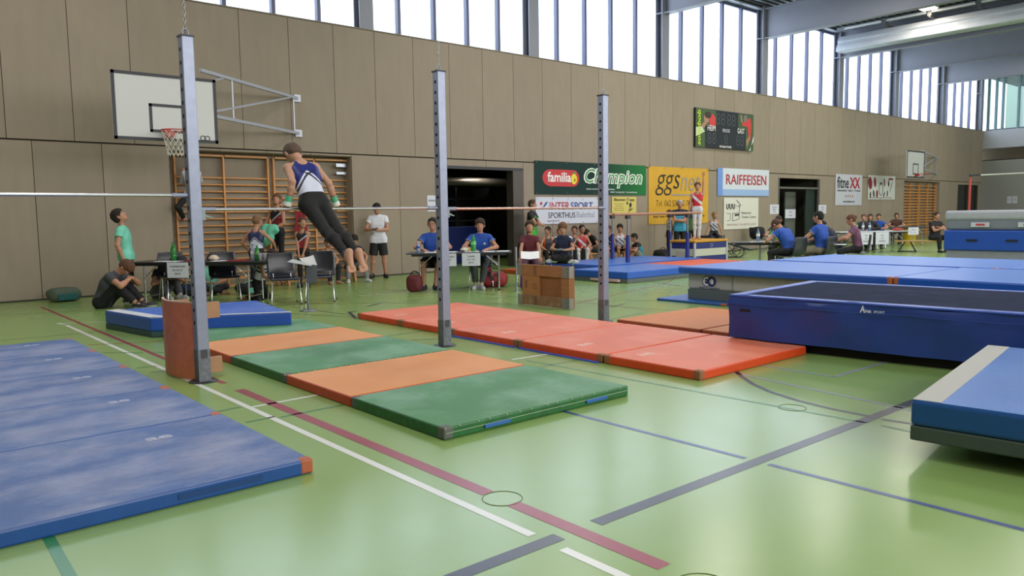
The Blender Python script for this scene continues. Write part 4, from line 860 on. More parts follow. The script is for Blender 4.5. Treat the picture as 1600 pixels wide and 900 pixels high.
# local: x -> towards the photo's right (-Y world), y -> away
wd_ = MAT('#9a6840', .6, var=.14, scale=3, aniso=(1, 3, 5)); wd2 = MAT('#8a5832', .65, var=.12, scale=3)
MB().box(-.60, .60, -.0, .035, .49, .67).build('top_board', wd_, bx, bevel=.004); MB().box(-.60, .60, 0, .035, .01, .17).build('bottom_board', MAT('#86603f', .7, col2='#b0987c', scale=9, mask=(.5, .8)), bx, bevel=.004)
MB().box(-.5, -.08, .006, .03, .171, .489).build('left_panel', MAT('#a06c3e', .6, var=.06), bx); MB().box(.42, .60, .006, .03, .171, .489).build('right_stile', wd_, bx); MB().box(-.095, .43, .034, .06, .17, .49).build('inner_board', wd2, bx)
MB().box(.565, .60, .035, .12, .01, .66).build('end_board', wd2, bx); MB().box(-.60, -.565, .035, .12, .01, .17).box(-.60, -.565, .035, .12, .49, .66).build('end_board', wd2, bx); MB().box(-.56, .56, .10, .12, .49, .655).build('rear_board', wd2, bx)
mp_ = MAT('#8d8c88', .45, .4, var=.08)
for (x0, x1) in ((-.605, -.50), (.44, .607)):
    for z0, z1 in ((.488, .672), (.008, .172)):
        MB().box(x0, x1, -.004, .0, z0, z1).box(x1 if x0 > 0 else x0-.002, (x1+.002) if x0 > 0 else x0, -.004, .09, z0, z1).build('corner_plate', mp_, bx)
        if x0 > 0:
            for zz in (.04, .09, .14): MB().cyl((.575, -.008, z0+zz), (.575, -.003, z0+zz), .009).build('rivet', MAT('#3a3a3a', .5), bx)
for z0, z1 in ((.5, .66), (.02, .16)):
    MB().box(-.20, -.19, -.003, 0, z0, z1).box(-.16, -.15, -.003, 0, z0, z1).build('joint_line', MAT('#4a3424', .7), bx)
text(bx, 'GTV', -.40, .35, .13, .05, MAT('#4a3018', .7), .003, rot=math.pi/2, bold=.02); MB().box(-.22, -.216, .002, .005, .28, .36).box(-.22, -.16, .002, .005, .36, .364).box(-.22, -.16, .002, .005, .28, .284).box(-.16, -.156, .002, .005, .28, .36).build('drawn_square', MAT('#5a4028', .7), bx)
t = thing('steel_rod_stand', 'thin steel upright beside the wooden box section', 'stand', (9.82, 11.3, 0)); MB().cyl((0, 0, 0), (0, 0, .62), .014).build('lower_tube', ch, t); MB().cyl((0, 0, .6), (0, 0, .86), .02).build('upper_tube', MAT('#a0a4aa', .35, .6), t); MB().lathe([(0, 0), (.06, 0), (.05, .015), (0, .02)]).build('foot', ch, t)
# ---- bags
def bag(label, loc, rz, sx, sy, sz, m1, m2, name='sports_bag', strap=True, ex=None, wrinkle=.0):
    t = thing(name, label, 'bag', loc, rz)
    n_, k = 18, 10; vs_ = []
    for j in range(k+1):
        ph = math.pi*j/k-math.pi/2
        for i in range(n_):
            a = 2*math.pi*i/n_; ce = math.copysign(abs(math.cos(a))**.6, math.cos(a)); se = math.copysign(abs(math.sin(a))**.6, math.sin(a)); cp = max(0.02, math.cos(ph))**.45
            rr = 1+.05*math.sin(5*a+j)
            vs_.append((sx*ce*cp*rr, sy*se*cp*rr, sz*(.5+.5*math.copysign(abs(math.sin(ph))**.8, math.sin(ph)))))
    MB().add(vs_, [(j*n_+i, j*n_+(i+1) % n_, (j+1)*n_+(i+1) % n_, (j+1)*n_+i) for j in range(k) for i in range(n_)], 0, True).build('bag_body', m1, t)
    MB().box(-sx*.6, sx*.6, -sy*1.08, -sy*.9, sz*.12, sz*.6).build('pocket', m2, t, bevel=.02)
    if strap: MB().tube([(sx*.7*math.cos(a*math.pi/8), -sy*.2, sz*.75+sz*.45*math.sin(a*math.pi/8)) for a in range(9)], .012, 6).build('handle', m2, t)
    return t
bag('dark red and black backpack on the floor left of the judges table', (8.42, 12.75, 0), face(8.4, 12.7, -20), .15, .13, .34, MAT('#5c1a22', .7, var=.2, scale=9), MAT('#1c1c20', .7), 'backpack')
bag('large red and black sports bag under the right judge', (10.12, 12.35, 0), face(10.2, 12.2, 10), .28, .16, .32, MAT('#8c1f26', .6, col2='#18181c', scale=3, mask=(.5, .55)), MAT('#18181c', .7))
bag('red bundle on top of the red sports bag', (10.02, 12.5, .27), .3, .10, .1, .16, MAT('#b8262c', .6), MAT('#6c1a20', .6), strap=False)
bag('purple bag behind the wooden box section', (10.08, 11.35, 0), 0, .07, .09, .33, MAT('#5a2a9c', .5), MAT('#6c3cb0', .5))
bag('pale bag on the floor behind the sitting man at the wall', (3.0, 16.3, 0), .2, .28, .18, .26, MAT('#4f5c50', .8), MAT('#1e5a5c', .8), strap=False)
bag('black bag with mint cloth on the floor by the wall bars', (6.05, 15.0, 0), .2, .32, .2, .22, MAT('#16181c', .8), MAT('#5aa894', .8))
bag('dark blue bag on the floor under the left table', (5.0, 15.6, 0), .2, .25, .18, .22, MAT('#1c2250', .8), MAT('#20242c', .8))
bag('black bag on the floor beside the boy in light blue', (20.1, 15.9, 0), .2, .35, .2, .3, MAT('#141418', .8), MAT('#24262c', .8))
bag('small red and yellow bag on the floor by the black bag', (20.75, 15.7, 0), .2, .22, .15, .28, MAT('#a83028', .7, col2='#c8a82c', scale=4, mask=(.45, .55)), MAT('#c0a030', .8))
bag('small red bag with orange front below the restaurant sign', (25.9, 15.2, 0), .2, .22, .15, .42, MAT('#a02c20', .6), MAT('#d0602c', .6))
bag('black bag on the chair below the wall by the neon vest', (26.3, 16.2, .46), .2, .24, .2, .45, MAT('#141416', .8), MAT('#20222c', .8), strap=False)
# bench in front of the wall bars
def bench(label, x0, x1, y, z=.26, name='wooden_bench'):
    t = thing(name, label, 'bench', ((x0+x1)/2, y, 0)); L2 = (x1-x0)/2
    MB().box(-L2, L2, -.14, .14, z-.035, z).build('plank', wb, t, bevel=.005)
    for s_ in (-1, 0, 1): MB().prism([(-.16, 0), (-.10, 0), (-.06, z-.1), (.06, z-.1), (.10, 0), (.16, 0), (.1, z-.035), (-.1, z-.035)], 'x', s_*(L2-.3)-.025, s_*(L2-.3)+.025).build('leg', wb, t)
    MB().box(-L2+.3, L2-.3, -.02, .02, .06, .1).build('rail', wb, t)
    return t
bench('low wooden bench along the left wall bars', 5.4, 9.3, 16.25)
bench('low wooden bench under the banners where children sit', 15.3, 18.9, 16.3, .30)
# far bench at right
t = thing('wooden_bench', 'long wooden bench with black A-shaped legs where the man in black sits', 'bench', (28.3, 10.8, 0), face(27.6, 11, 0)+math.pi)
MB().box(-1.1, 1.1, -.15, .15, .36, .41).build('plank', MAT('#b08c58', .5), t, bevel=.006)
for s_ in (-.7, .7):
    MB().cyl((s_-.28, -.12, 0), (s_-.08, -.1, .37), .022).cyl((s_+.28, -.12, 0), (s_+.08, -.1, .37), .022).cyl((s_-.3, -.12, .03), (s_+.3, -.12, .03), .02).cyl((s_-.28, .12, 0), (s_-.08, .1, .37), .022).cyl((s_+.28, .12, 0), (s_+.08, .1, .37), .022).build('leg', MAT('#1c1e22', .5), t)
# yellow bucket, grey crate, trampoline frame
t = thing('bucket', 'yellow bucket on the floor near the far wall bars', 'bucket', (35.3, 14.4, 0)); MB().lathe([(.3, 0), (.36, .65), (.38, .66), (.38, .7), (.34, .7), (.3, .2)], n=18).build('body', MAT('#b89a20', .5), t); MB().tube([(.36*math.cos(a*math.pi/10), 0, .69+.1*math.sin(a*math.pi/10)) for a in range(11)], .012, 5).build('handle', MAT('#8a7a20', .5), t)
t = thing('storage_box', 'grey box under the far scoring table', 'box', (32.9, 14.7, 0), R_(-28)); MB().box(-.5, .5, -.25, .25, 0, .6).build('body', MAT('#8c9096', .6), t, bevel=.02); MB().box(-.52, .52, -.27, .27, .6, .65).build('lid', MAT('#9a9ea4', .6), t, bevel=.01)
t = thing('treatment_lounger', 'dark folding mini trampoline tilted on its frame beside the vaulting box', 'trampoline', (21.75, 14.5, 0), R_(-38)); t.scale = (.68, .68, .68)
MB().box(-1.0, 1.0, -.4, .4, .0, .05).xf(Matrix.Translation((.1, 0, .62)) @ Matrix.Rotation(R_(17), 4, 'Y')).build('bed', MAT('#1f2a48', .6), t, bevel=.02)
for s_ in (-.36, .36):
    MB().tube([(-.8, s_, .85), (-.55, s_, .3), (-.5, s_, .02), (.5, s_, .02), (.75, s_, .2), (.55, s_, .45), (-.3, s_, .05)], .02, 6).build('frame_tube', MAT('#3a3c40', .4, .5), t)
    MB().tube([(-.2, s_, .7), (.35, s_, .04)], .018, 6).build('strut', MAT('#3a3c40', .4, .5), t)
MB().tube([(.5+.28*math.cos(a*math.pi/8), 0, .3+.28*math.sin(a*math.pi/8)) for a in range(16)], .02, 6, closed=True).build('wheel_ring', MAT('#2c2e32', .5), t)
t.name = 'mini_trampoline'
# storeroom contents
t = thing('storage_rack', 'dark shelving with equipment inside the open store room', 'shelf', (15.2, 20.6, 0))
for z in (.5, 1.3, 2.0): MB().box(-1.6, 1.2, -.4, .4, z, z+.05).build('shelf', MAT('#24282c', .6), t)
for x in (-1.6, -.2, 1.15): MB().box(x, x+.05, -.4, .4, 0, 2.4).build('upright', MAT('#24282c', .6), t)
for k in range(3):
    b_ = thing('exercise_ball', ['leftmost', 'middle one', 'rightmost'][k]+' of the dark blue balls on the store room shelf', 'ball', (14.0+.5*k, 20.6, 1.35), 0, 'balls in the store room'); MB().lathe([(.02, 0), (.13, .04), (.2, .14), (.2, .24), (.13, .35), (.02, .4)], n=14).build('ball_skin', MAT('#1c2c58', .4), b_)
t = thing('stored_mat', 'upright blue mat leaning inside the store room', 'gym mat', (14.6, 19.3, 0)); MB().box(-1.2, .6, 0, .3, 0, 1.15).build('cover', MAT('#17286a', .5), t, bevel=.03)
t = thing('duct', 'silver ventilation duct under the store room ceiling', 'duct', (15.5, 19.6, 2.55)); MB().cyl((-2.6, 0, 0), (1.1, 0, .0), .13, n=16).build('pipe', MAT('#9a948c', .35, .7), t); MB().cyl((-2.7, 0, 0), (-2.6, 0, 0), .16, n=16).build('end_collar', MAT('#5a554c', .35, .7), t)
area('store_area_light', (15.4, 19.2, 3.0), (0, 0, 0), .5, .3, 10, (1, .9, .75))  # small warm area light near the store room ceiling
# red jersey on the wall bars
t = thing('red_shirt', 'red shirt hanging on the right wall bars', 'shirt', tuple(PY(469, 330, 16.98)))
vs_ = []
for s_ in (0, 1):
    for j in range(9):
        for i in range(9):
            a = i/8*2-1; vs_.append((a*(.15-.02*math.sin(j*.8)), -.02*math.sin(i*1.9+j*.4)-s_*.012, -.62*j/8+.02*a*a))
fs = [[s_*81+v for v in (j*9+i, j*9+i+1, (j+1)*9+i+1, (j+1)*9+i)] for s_ in (0, 1) for j in range(8) for i in range(8)]
MB().add(vs_, fs, 0, True).build('fabric', MAT('#7c141c', .8), t)
# ================================================================== PEOPLE
# continuous bodies: smooth union of tapered capsules, extracted as one closed surface
def nrm(v): v = np.asarray(v, float); return v/max(1e-9, np.linalg.norm(v))
class SDF:
    def __init__(s): s.p = []
    def cap(s, a, b, ra, rb=None, k=.02, clips=()):
        s.p.append(('c', np.asarray(a, float), np.asarray(b, float), ra, ra if rb is None else rb, k, clips)); return s
    def ell(s, c, r, R=None, k=.02, clips=()):
        s.p.append(('e', np.asarray(c, float), np.asarray(r, float), np.eye(3) if R is None else R, 0, k, clips)); return s
    def mesh(s, vox, cuts=()):
        los, his = [], []
        for q in s.p:
            if q[0] == 'c': rr = max(q[3], q[4]); los.append(np.minimum(q[1], q[2])-rr); his.append(np.maximum(q[1], q[2])+rr)
            else: rr = q[2].max(); los.append(q[1]-rr); his.append(q[1]+rr)
        lo = np.min(los, 0)-.03; hi = np.max(his, 0)+.03; n = np.ceil((hi-lo)/vox).astype(int)+2
        F = np.full(n, .08, np.float32)
        for q, l_, h_ in zip(s.p, los, his):
            mg = .035+q[5]
            i0 = np.maximum(0, np.floor((l_-mg-lo)/vox).astype(int)); i1 = np.minimum(n, np.ceil((h_+mg-lo)/vox).astype(int)+1)
            ax = [(lo[d]+vox*np.arange(i0[d], i1[d])).astype(np.float32) for d in range(3)]
            X = ax[0][:, None, None]; Y = ax[1][None, :, None]; Z = ax[2][None, None, :]
            if q[0] == 'c':
                a, b = q[1], q[2]; ab = b-a; L2 = max(1e-9, ab@ab)
                t = np.clip(((X-a[0])*ab[0]+(Y-a[1])*ab[1]+(Z-a[2])*ab[2])/L2, 0, 1)
                d = np.sqrt((X-a[0]-t*ab[0])**2+(Y-a[1]-t*ab[1])**2+(Z-a[2]-t*ab[2])**2)-(q[3]+(q[4]-q[3])*t)
            else:
                R = q[3]; r = q[2]; P = [(X-q[1][0])*R[i][0]+(Y-q[1][1])*R[i][1]+(Z-q[1][2])*R[i][2] for i in range(3)]
                k0 = np.sqrt(sum((P[i]/r[i])**2 for i in range(3))); k1 = np.sqrt(sum((P[i]/r[i]**2)**2 for i in range(3)))+1e-6
                d = k0*(k0-1)/k1
            for (c, nn) in q[6]:
                nn = nrm(nn); d = np.maximum(d, (X-c[0])*nn[0]+(Y-c[1])*nn[1]+(Z-c[2])*nn[2])
            sl = tuple(slice(i0[e], i1[e]) for e in range(3)); A = F[sl]; k = q[5]
            h = np.maximum(k-np.abs(A-d), 0)/k; F[sl] = np.minimum(A, d)-h*h*k*.25
        if cuts:
            ax = [(lo[d]+vox*np.arange(n[d])).astype(np.float32) for d in range(3)]
            for (c, nn) in cuts:
                nn = nrm(nn); F = np.maximum(F, (ax[0][:, None, None]-c[0])*nn[0]+(ax[1][None, :, None]-c[1])*nn[1]+(ax[2][None, None, :]-c[2])*nn[2])
        return nets(F.astype(np.float32), lo, vox)
def nets(F, lo, vox):
    S = F < 0; nx, ny, nz = F.shape
    c8 = [(i, j, k) for i in (0, 1) for j in (0, 1) for k in (0, 1)]
    cnt = np.zeros((nx-1, ny-1, nz-1), np.int8)
    for (i, j, k) in c8: cnt += S[i:nx-1+i, j:ny-1+j, k:nz-1+k]
    act = (cnt > 0) & (cnt < 8); I = np.argwhere(act); idx = np.full(act.shape, -1, np.int64); idx[act] = np.arange(len(I))
    acc = np.zeros((len(I), 3)); m_ = np.zeros(len(I))
    for a in range(8):
        for ax in range(3):
            A = np.array(c8[a])
            if A[ax]: continue
            B = A.copy(); B[ax] = 1
            fa = F[tuple((I+A).T)]; fb = F[tuple((I+B).T)]; x = (fa < 0) != (fb < 0)
            t = np.where(x, fa/np.where(x, fa-fb, 1), 0); p = np.tile(A.astype(float), (len(I), 1)); p[:, ax] = t
            acc += p*x[:, None]; m_ += x
    V = lo+vox*(I+acc/m_[:, None]); quads = []
    for ax in range(3):
        sl0 = [slice(1, -1)]*3; sl1 = [slice(1, -1)]*3; sl0[ax] = slice(0, -1); sl1[ax] = slice(1, None)
        A = S[tuple(sl0)]; B = S[tuple(sl1)]; E = np.argwhere(A != B)
        if not len(E): continue
        off = np.ones(3, int); off[ax] = 0; E = E+off; u, v = [d for d in range(3) if d != ax]
        def cell(du, dv): q = E.copy(); q[:, u] -= du; q[:, v] -= dv; return idx[tuple(q.T)]
        Q = np.stack([cell(1, 1), cell(0, 1), cell(0, 0), cell(1, 0)], 1)
        inside = S[tuple(E.T)]; flip = inside if ax != 1 else ~inside
        Q[~flip] = Q[~flip][:, ::-1]; quads.append(Q)
    Q = np.concatenate(quads); Q = Q[(Q >= 0).all(1)]
    return V, Q
def np_obj(name, V, Q, mats, parent, fn=None, smooth=True):
    me = bpy.data.meshes.new(name); me.vertices.add(len(V)); me.vertices.foreach_set('co', V.astype(np.float32).ravel())
    me.loops.add(len(Q)*4); me.loops.foreach_set('vertex_index', Q.astype(np.int32).ravel()); me.polygons.add(len(Q)); me.polygons.foreach_set('loop_start', np.arange(0, len(Q)*4, 4, dtype=np.int32))
    for q in (mats if isinstance(mats, (list, tuple)) else [mats]): me.materials.append(q)
    if fn is not None: me.polygons.foreach_set('material_index', fn(V[Q].mean(1)).astype(np.int32))
    me.polygons.foreach_set('use_smooth', np.ones(len(Q), bool)); me.update(calc_edges=True); me.validate()
    o = bpy.data.objects.new(name, me); C.objects.link(o); o.parent = parent; return o
def ik(S, T, l1, l2, pole):
    S = np.asarray(S, float); T = np.asarray(T, float); d = T-S; L_ = np.linalg.norm(d); mx_ = (l1+l2)*.999
    if L_ > mx_: T = S+d/L_*mx_; d = T-S; L_ = mx_
    L_ = max(L_, abs(l1-l2)+.02); u = nrm(d); p = np.asarray(pole, float); p = p-u*(p@u); p = nrm(p)
    a = (l1*l1-l2*l2+L_*L_)/(2*L_); h = math.sqrt(max(0, l1*l1-a*a)); return S+u*a+p*h, T
def rotax(v, ax, ang):
    ax = nrm(ax); v = np.asarray(v, float); c, s_ = math.cos(ang), math.sin(ang); return v*c+np.cross(ax, v)*s_+ax*(ax@v)*(1-c)
SK = '#b08068'
def skinm(h): return MAT(h, .55, var=.04, scale=8, spec=.35)
def person(label, at, phi=0, h=1.7, hip=None, lean=(0, 1e-3), lean2=None, twist=0., hl=None, hr=None, fl=None, fr=None, el=(-1, -1, 0), er=(1, -1, 0), kl=(-.2, 1, .2), kr=(.2, 1, .2),
           headyaw=0, headpitch=0, skin=SK, hair='#33261e', hstyle='short', top=None, bot=None, shoes=None, vox=.009, bulk=1., hs=None, curl=.6, palm=None, group=None, glasses=False, extra=None, ftoe=(0, 1, 0), abs_yaw=None, wr=None, roll=0, sleeve=.45, leg_clip=None, collar=None, name='person', footdir=None, handdir=None, armk=1., legk=1.):
    s = h/1.75; b = bulk; hs = hs or (.252*s if h > 1.6 else .25*(.35+.65*h/1.6))
    yaw = face(at[0], at[1], phi) if abs_yaw is None else abs_yaw
    root = thing(name, label, 'person', at, yaw, group)
    thl, shl, ul, fo = .43*s*legk, .42*s*legk, .30*s*armk, .265*s*armk
    H0 = np.array([0, 0, .93*s]) if hip is None else np.asarray(hip, float)
    w0 = nrm([lean[0], lean[1], 1]); w1 = w0 if lean2 is None else nrm([lean2[0], lean2[1], 1])
    if hip is not None and len(np.atleast_1d(lean)) == 3: w0 = nrm(lean); w1 = w0 if lean2 is None else nrm(lean2)
    rt = np.array([math.cos(twist), math.sin(twist), 0.]); 
    def frame(w_, r_): r_ = nrm(r_-w_*(r_@w_)); return r_, np.cross(w_, r_), w_
    r0, f0, _ = frame(w0, np.array([1., 0, 0])); r1, f1, _ = frame(w1, rt)
    tl = .50*s
    def sp(t): # spine point 0..1
        return H0+w0*(tl*(t-t*t/2))+w1*(tl*t*t/2)
    hipL, hipR = H0-r0*.085*s*b**.5, H0+r0*.085*s*b**.5
    shc = sp(1.0); shw = (.175 if h > 1.6 else .165)*s*b**.3
    shL, shR = shc-r1*shw-w1*.02*s, shc+r1*shw-w1*.02*s
    # arms
    hl_ = np.asarray(hl, float) if hl is not None else shL+np.array([-.10, .04, -.53])*s
    hr_ = np.asarray(hr, float) if hr is not None else shR+np.array([.10, .04, -.53])*s
    eL, wL = ik(shL, hl_, ul, fo, el); eR, wR = ik(shR, hr_, ul, fo, er)
    fl_ = np.asarray(fl, float) if fl is not None else np.array([-.10, 0, .075])*np.array([s, s, s]); fr_ = np.asarray(fr, float) if fr is not None else np.array([.10, 0, .075])*s
    kL, aL = ik(hipL, fl_, thl, shl, kl); kR, aR = ik(hipR, fr_, thl, shl, kr)
    # head
    R1 = np.stack([r1, f1, w1]); hd_f = rotax(rotax(f1, r1, R_(headpitch)), w1, R_(headyaw)); hd_r = rotax(r1, w1, R_(headyaw)); hd_u = np.cross(hd_r, hd_f)
    if roll: hd_r, hd_u = rotax(hd_r, hd_f, R_(roll)), rotax(hd_u, hd_f, R_(roll))
    nk = shc+w1*.03*s; hc = nk+w1*(.055*s+hs*.30)+hd_u*hs*.30+hd_f*hs*.10; RH = np.stack([hd_r, hd_f, hd_u])
    def hp(x, y, z): return hc+(hd_r*x+hd_f*y+hd_u*z)*hs
    rmin = .55*vox
    def torso(S, o, k=.05, armcut=None, low=True):
        S.cap(hipL, hipR, .098*s*b+o, k=k)
        S.cap(sp(.18)-r0*.055*s*b, sp(.18)+r0*.055*s*b, .100*s*b+o, k=k)
        S.cap(sp(.42)-(r0+r1)/2*.06*s*b, sp(.42)+(r0+r1)/2*.06*s*b, .098*s*b+o, k=k)
        S.cap(sp(.66)-r1*.085*s*b, sp(.66)+r1*.085*s*b, .103*s*b+o, k=k)
        S.cap(sp(.86)-r1*.10*s, sp(.86)+r1*.10*s, .082*s*b+o, k=k)
    def shoulders(S, o, k=.04):
        S.cap(shc+w1*.02*s, shL, .052*s+o, .055*s*b+o, k=k); S.cap(shc+w1*.02*s, shR, .052*s+o, .055*s*b+o, k=k)
    def arm(S, sh_, e_, w_, o, t0=0., t1=2., k=.02, flare=0.):
        if t1 <= 1: e2 = sh_+(e_-sh_)*t1; S.cap(sh_, sh_+(e_-sh_)*min(1, t1+.15), .052*s*b+o, .046*s*b+o+flare, k=k, clips=((e2, e_-sh_),)); return
        S.cap(sh_, e_, .050*s*b+o, .039*s*b+o, k=k); mid = e_+(w_-e_)*.3
        t2 = t1-1 if t1 < 2 else 1.
        cl = () if t2 >= 1 else ((e_+(w_-e_)*t2, w_-e_),)
        S.cap(e_, mid, .039*s*b+o, .041*s*b+o, k=k, clips=cl); S.cap(mid, w_, .041*s*b+o, .026*s*b+o, k=k, clips=cl)
    def leg(S, hp_, k_, a_, o, t1=2., k=.03, flare=0.):
        if t1 <= 1:
            e2 = hp_+(k_-hp_)*t1; S.cap(hp_, hp_+(k_-hp_)*min(1.0, t1+.1), .088*s*b+o, .062*s*b+o+flare, k=k, clips=((e2, k_-hp_),)); return
        S.cap(hp_, k_, .086*s*b+o, .055*s*b+o, k=k); bk = -nrm(np.cross(np.cross(a_-k_, nrm(k_-hp_)), a_-k_)) if np.linalg.norm(np.cross(nrm(a_-k_), nrm(k_-hp_))) > .05 else -f0
        bk = bk if bk@(-(k_-(hp_+a_)/2)) >= 0 else -bk
        mid = k_+(a_-k_)*.33+bk*.012*s; t2 = t1-1
        cl = () if t2 >= 1 else ((k_+(a_-k_)*t2, a_-k_),)
        S.cap(k_, mid, .053*s*b+o, .056*s*b+o, k=k, clips=cl); S.cap(mid, a_, .055*s*b+o, .034*s*b+o+flare, k=k, clips=cl)
    # ---- body
    B = SDF()
    torso(B, 0); shoulders(B, 0)
    B.cap(nk-w1*.02*s, hc-hd_u*hs*.2-hd_f*hs*.08, .054*s*b**.5, .048*s*b**.5, k=.03)
    B.ell(hp(0, -.06, .12), np.array([.345, .42, .37])*hs, RH, k=.02); B.ell(hp(0, .08, -.2), np.array([.25, .29, .27])*hs, RH, k=.04); B.cap(hp(0, .24, -.36), hp(0, .25, -.37), .10*hs, k=.03)
    B.cap(hp(0, .36, .05), hp(0, .43, -.12), .035*hs, .055*hs, k=.015)
    for e_ in (-1, 1): B.ell(hp(.36*e_, -.02, -.04), np.array([.05, .10, .15])*hs, RH, k=.01)
    B.cap(hp(-.1, .33, -.28), hp(.1, .33, -.28), .035*hs, k=.012)
    for (sh_, e_, w_, sg, key) in ((shL, eL, wL, -1, 'l'), (shR, eR, wR, 1, 'r')):
        arm(B, sh_, e_, w_, 0)
        d = nrm(w_-e_); 
        if handdir and key in handdir: d = nrm(handdir[key])
        pn = np.asarray(palm[key] if palm and key in palm else (-sg, 0.0, -.1), float); pn = nrm(pn-d*(pn@d)); sd = np.cross(d, pn)*(-sg)  # thumb side
        if palm and ('t'+key) in palm: sd = nrm(np.asarray(palm['t'+key], float)-d*(np.asarray(palm['t'+key], float)@d)); 
        cu_ = curl[key] if isinstance(curl, dict) else curl; q = s*1.0
        for j in (-1, 0, 1): B.cap(w_+sd*j*.012*q, w_+d*.075*q+sd*j*.026*q, max(rmin, .016*q), max(rmin, .0125*q), k=.01)
        for j, (off, ln) in enumerate(((.033, .066), (.011, .075), (-.011, .07), (-.032, .056))):
            p0 = w_+d*.078*q+sd*off*q; a0 = cu_; 
            for seg, fr_ac in enumerate((.45, .32, .23)):
                dd = d*math.cos(a0)+pn*math.sin(a0); p1 = p0+dd*ln*fr_ac*q*1.1; r_ = max(rmin, (.0088-.001*seg)*q); B.cap(p0, p1, r_, r_*.92, k=.003); p0 = p1; a0 += cu_*.9
        t0 = w_+d*.022*q+sd*.022*q; t1_ = t0+(sd*.7+d*.6+pn*.35)*.038*q; t2_ = t1_+(d*.9+sd*.2+pn*(.3+.5*min(1.2, cu_)))*.033*q
        B.cap(t0, t1_, max(rmin, .0135*q), max(rmin, .0105*q), k=.008).cap(t1_, t2_, max(rmin, .0105*q), max(rmin, .0085*q), k=.004)
    feet = []
    for (hp_, k_, a_, sg, key) in ((hipL, kL, aL, -1, 'l'), (hipR, kR, aR, 1, 'r')):
        leg(B, hp_, k_, a_, 0)
        fd = np.asarray(footdir[key] if footdir and key in footdir else np.asarray(ftoe)+np.array([sg*.25, 0, 0]), float); fd = nrm(fd)
        up = -nrm(a_-k_) if (footdir and 'up' not in footdir) else np.array([0, 0, 1.]); up = nrm(up-fd*(up@fd)) if np.linalg.norm(up-fd*(up@fd)) > .1 else np.array([0, 0, 1.])
        ls = np.cross(fd, up); heel = a_-fd*.035*s-up*.035*s; ball = a_+fd*.12*s-up*.047*s; toe = a_+fd*.175*s-up*.053*s
        feet.append((a_, heel, ball, toe, fd, up, ls))
        if not shoes:
            B.cap(a_, heel, .034*s, .033*s, k=.02); B.cap(a_-up*.01*s, ball, .032*s, .022*s, k=.03); B.cap(heel, ball, .028*s, .022*s, k=.03)
            for j in range(5):
                o_ = (j-2)*.017*s; B.cap(ball+ls*o_*1.0, toe+ls*o_*1.15-fd*abs(j-1.2)*.006*s, max(rmin, .014*s), max(rmin, .0105*s), k=.004)
        else: B.cap(a_, heel, .03*s, .025*s, k=.02); B.cap(a_, ball, .026*s, .02*s, k=.02)
    V, Q = B.mesh(vox)
    lipm = MAT('#9a5a50', .5); brm = MAT(hair, .8)
    def bodymat(c):
        q = (c-hc)@RH.T/hs; out = np.zeros(len(c), int)
        out[(np.abs(q[:, 0]) < .11) & (q[:, 1] > .28) & (np.abs(q[:, 2]+.28) < .03)] = 1
        out[(np.abs(np.abs(q[:, 0])-.15) < .075) & (q[:, 1] > .25) & (np.abs(q[:, 2]-.12) < .022)] = 2
        return out
    bo_ = np_obj('body', V, Q, [skinm(skin), lipm, brm], root, bodymat)
    # eyes
    mb = MB()
    for e_ in (-1, 1):
        c = hp(.145*e_, .315, .02)
        def ball(c, r, mi, n=8):
            vs_ = []; 
            for j in range(n+1):
                ph = math.pi*j/n
                for i in range(n): a = 2*math.pi*i/n; vs_.append(c+(hd_r*math.sin(ph)*math.cos(a)+hd_f*math.sin(ph)*math.sin(a)+hd_u*math.cos(ph))*r)
            mb.add(vs_, [(j*n+i, j*n+(i+1) % n, (j+1)*n+(i+1) % n, (j+1)*n+i) for j in range(n) for i in range(n)], mi, True)
        ball(c, .052*hs, 0); ball(c+hd_f*.03*hs, .027*hs, 1)
    mb.build('eyes', [MAT('#c8c0b8', .3), MAT('#241a14', .3)], bo_)
    # hair
    if hair and hstyle != 'bald':
        S = SDF(); S.ell(hp(0, -.07, .13), np.array([.38, .455, .41])*hs, RH, k=.02, clips=((hp(0, .22, .12), -(hd_u*.55-hd_f*.85)),))
        S.ell(hp(0, -.20, -.06), np.array([.315, .29, .28])*hs, RH, k=.03, clips=((hp(0, -.12, 0), hd_f),))
        if hstyle == 'bob': S.cap(hp(-.27, -.12, 0), hp(-.26, -.1, -.3), .13*hs, .09*hs, k=.04).cap(hp(.27, -.12, 0), hp(.26, -.1, -.3), .13*hs, .09*hs, k=.04).cap(hp(-.1, -.3, -.1), hp(.1, -.3, -.3), .16*hs, .12*hs, k=.04)
        if hstyle == 'mop': S.ell(hp(0, -.02, .2), np.array([.405, .465, .39])*hs, RH, k=.03, clips=((hp(0, .34, .22), -(hd_u*.8-hd_f*.45)),))
        if hstyle in ('pony', 'long'):
            S.cap(hp(0, -.42, .15), hp(0, -.55, -.1), .12*hs, .11*hs, k=.04).cap(hp(0, -.55, -.1), hp(0, -.5, -.55 if hstyle == 'pony' else -.9), .11*hs, .05*hs if hstyle == 'pony' else .1*hs, k=.04)
            if hstyle == 'long': S.cap(hp(-.2, -.3, 0), hp(-.22, -.3, -.75), .16*hs, .1*hs, k=.06).cap(hp(.2, -.3, 0), hp(.22, -.3, -.75), .16*hs, .1*hs, k=.06)
        if hstyle == 'bun': S.ell(hp(0, -.48, .12), np.array([.17, .17, .17])*hs, RH, k=.02)
        V, Q = S.mesh(max(.006, vox*.8)); rng = np.random.RandomState(3)
        V = V+(np.sin(V[:, [1, 2, 0]]*90)*.0025)
        np_obj('hair', V, Q, MAT(hair, .85, var=.15, scale=60, bump=.5, bscale=120), root)
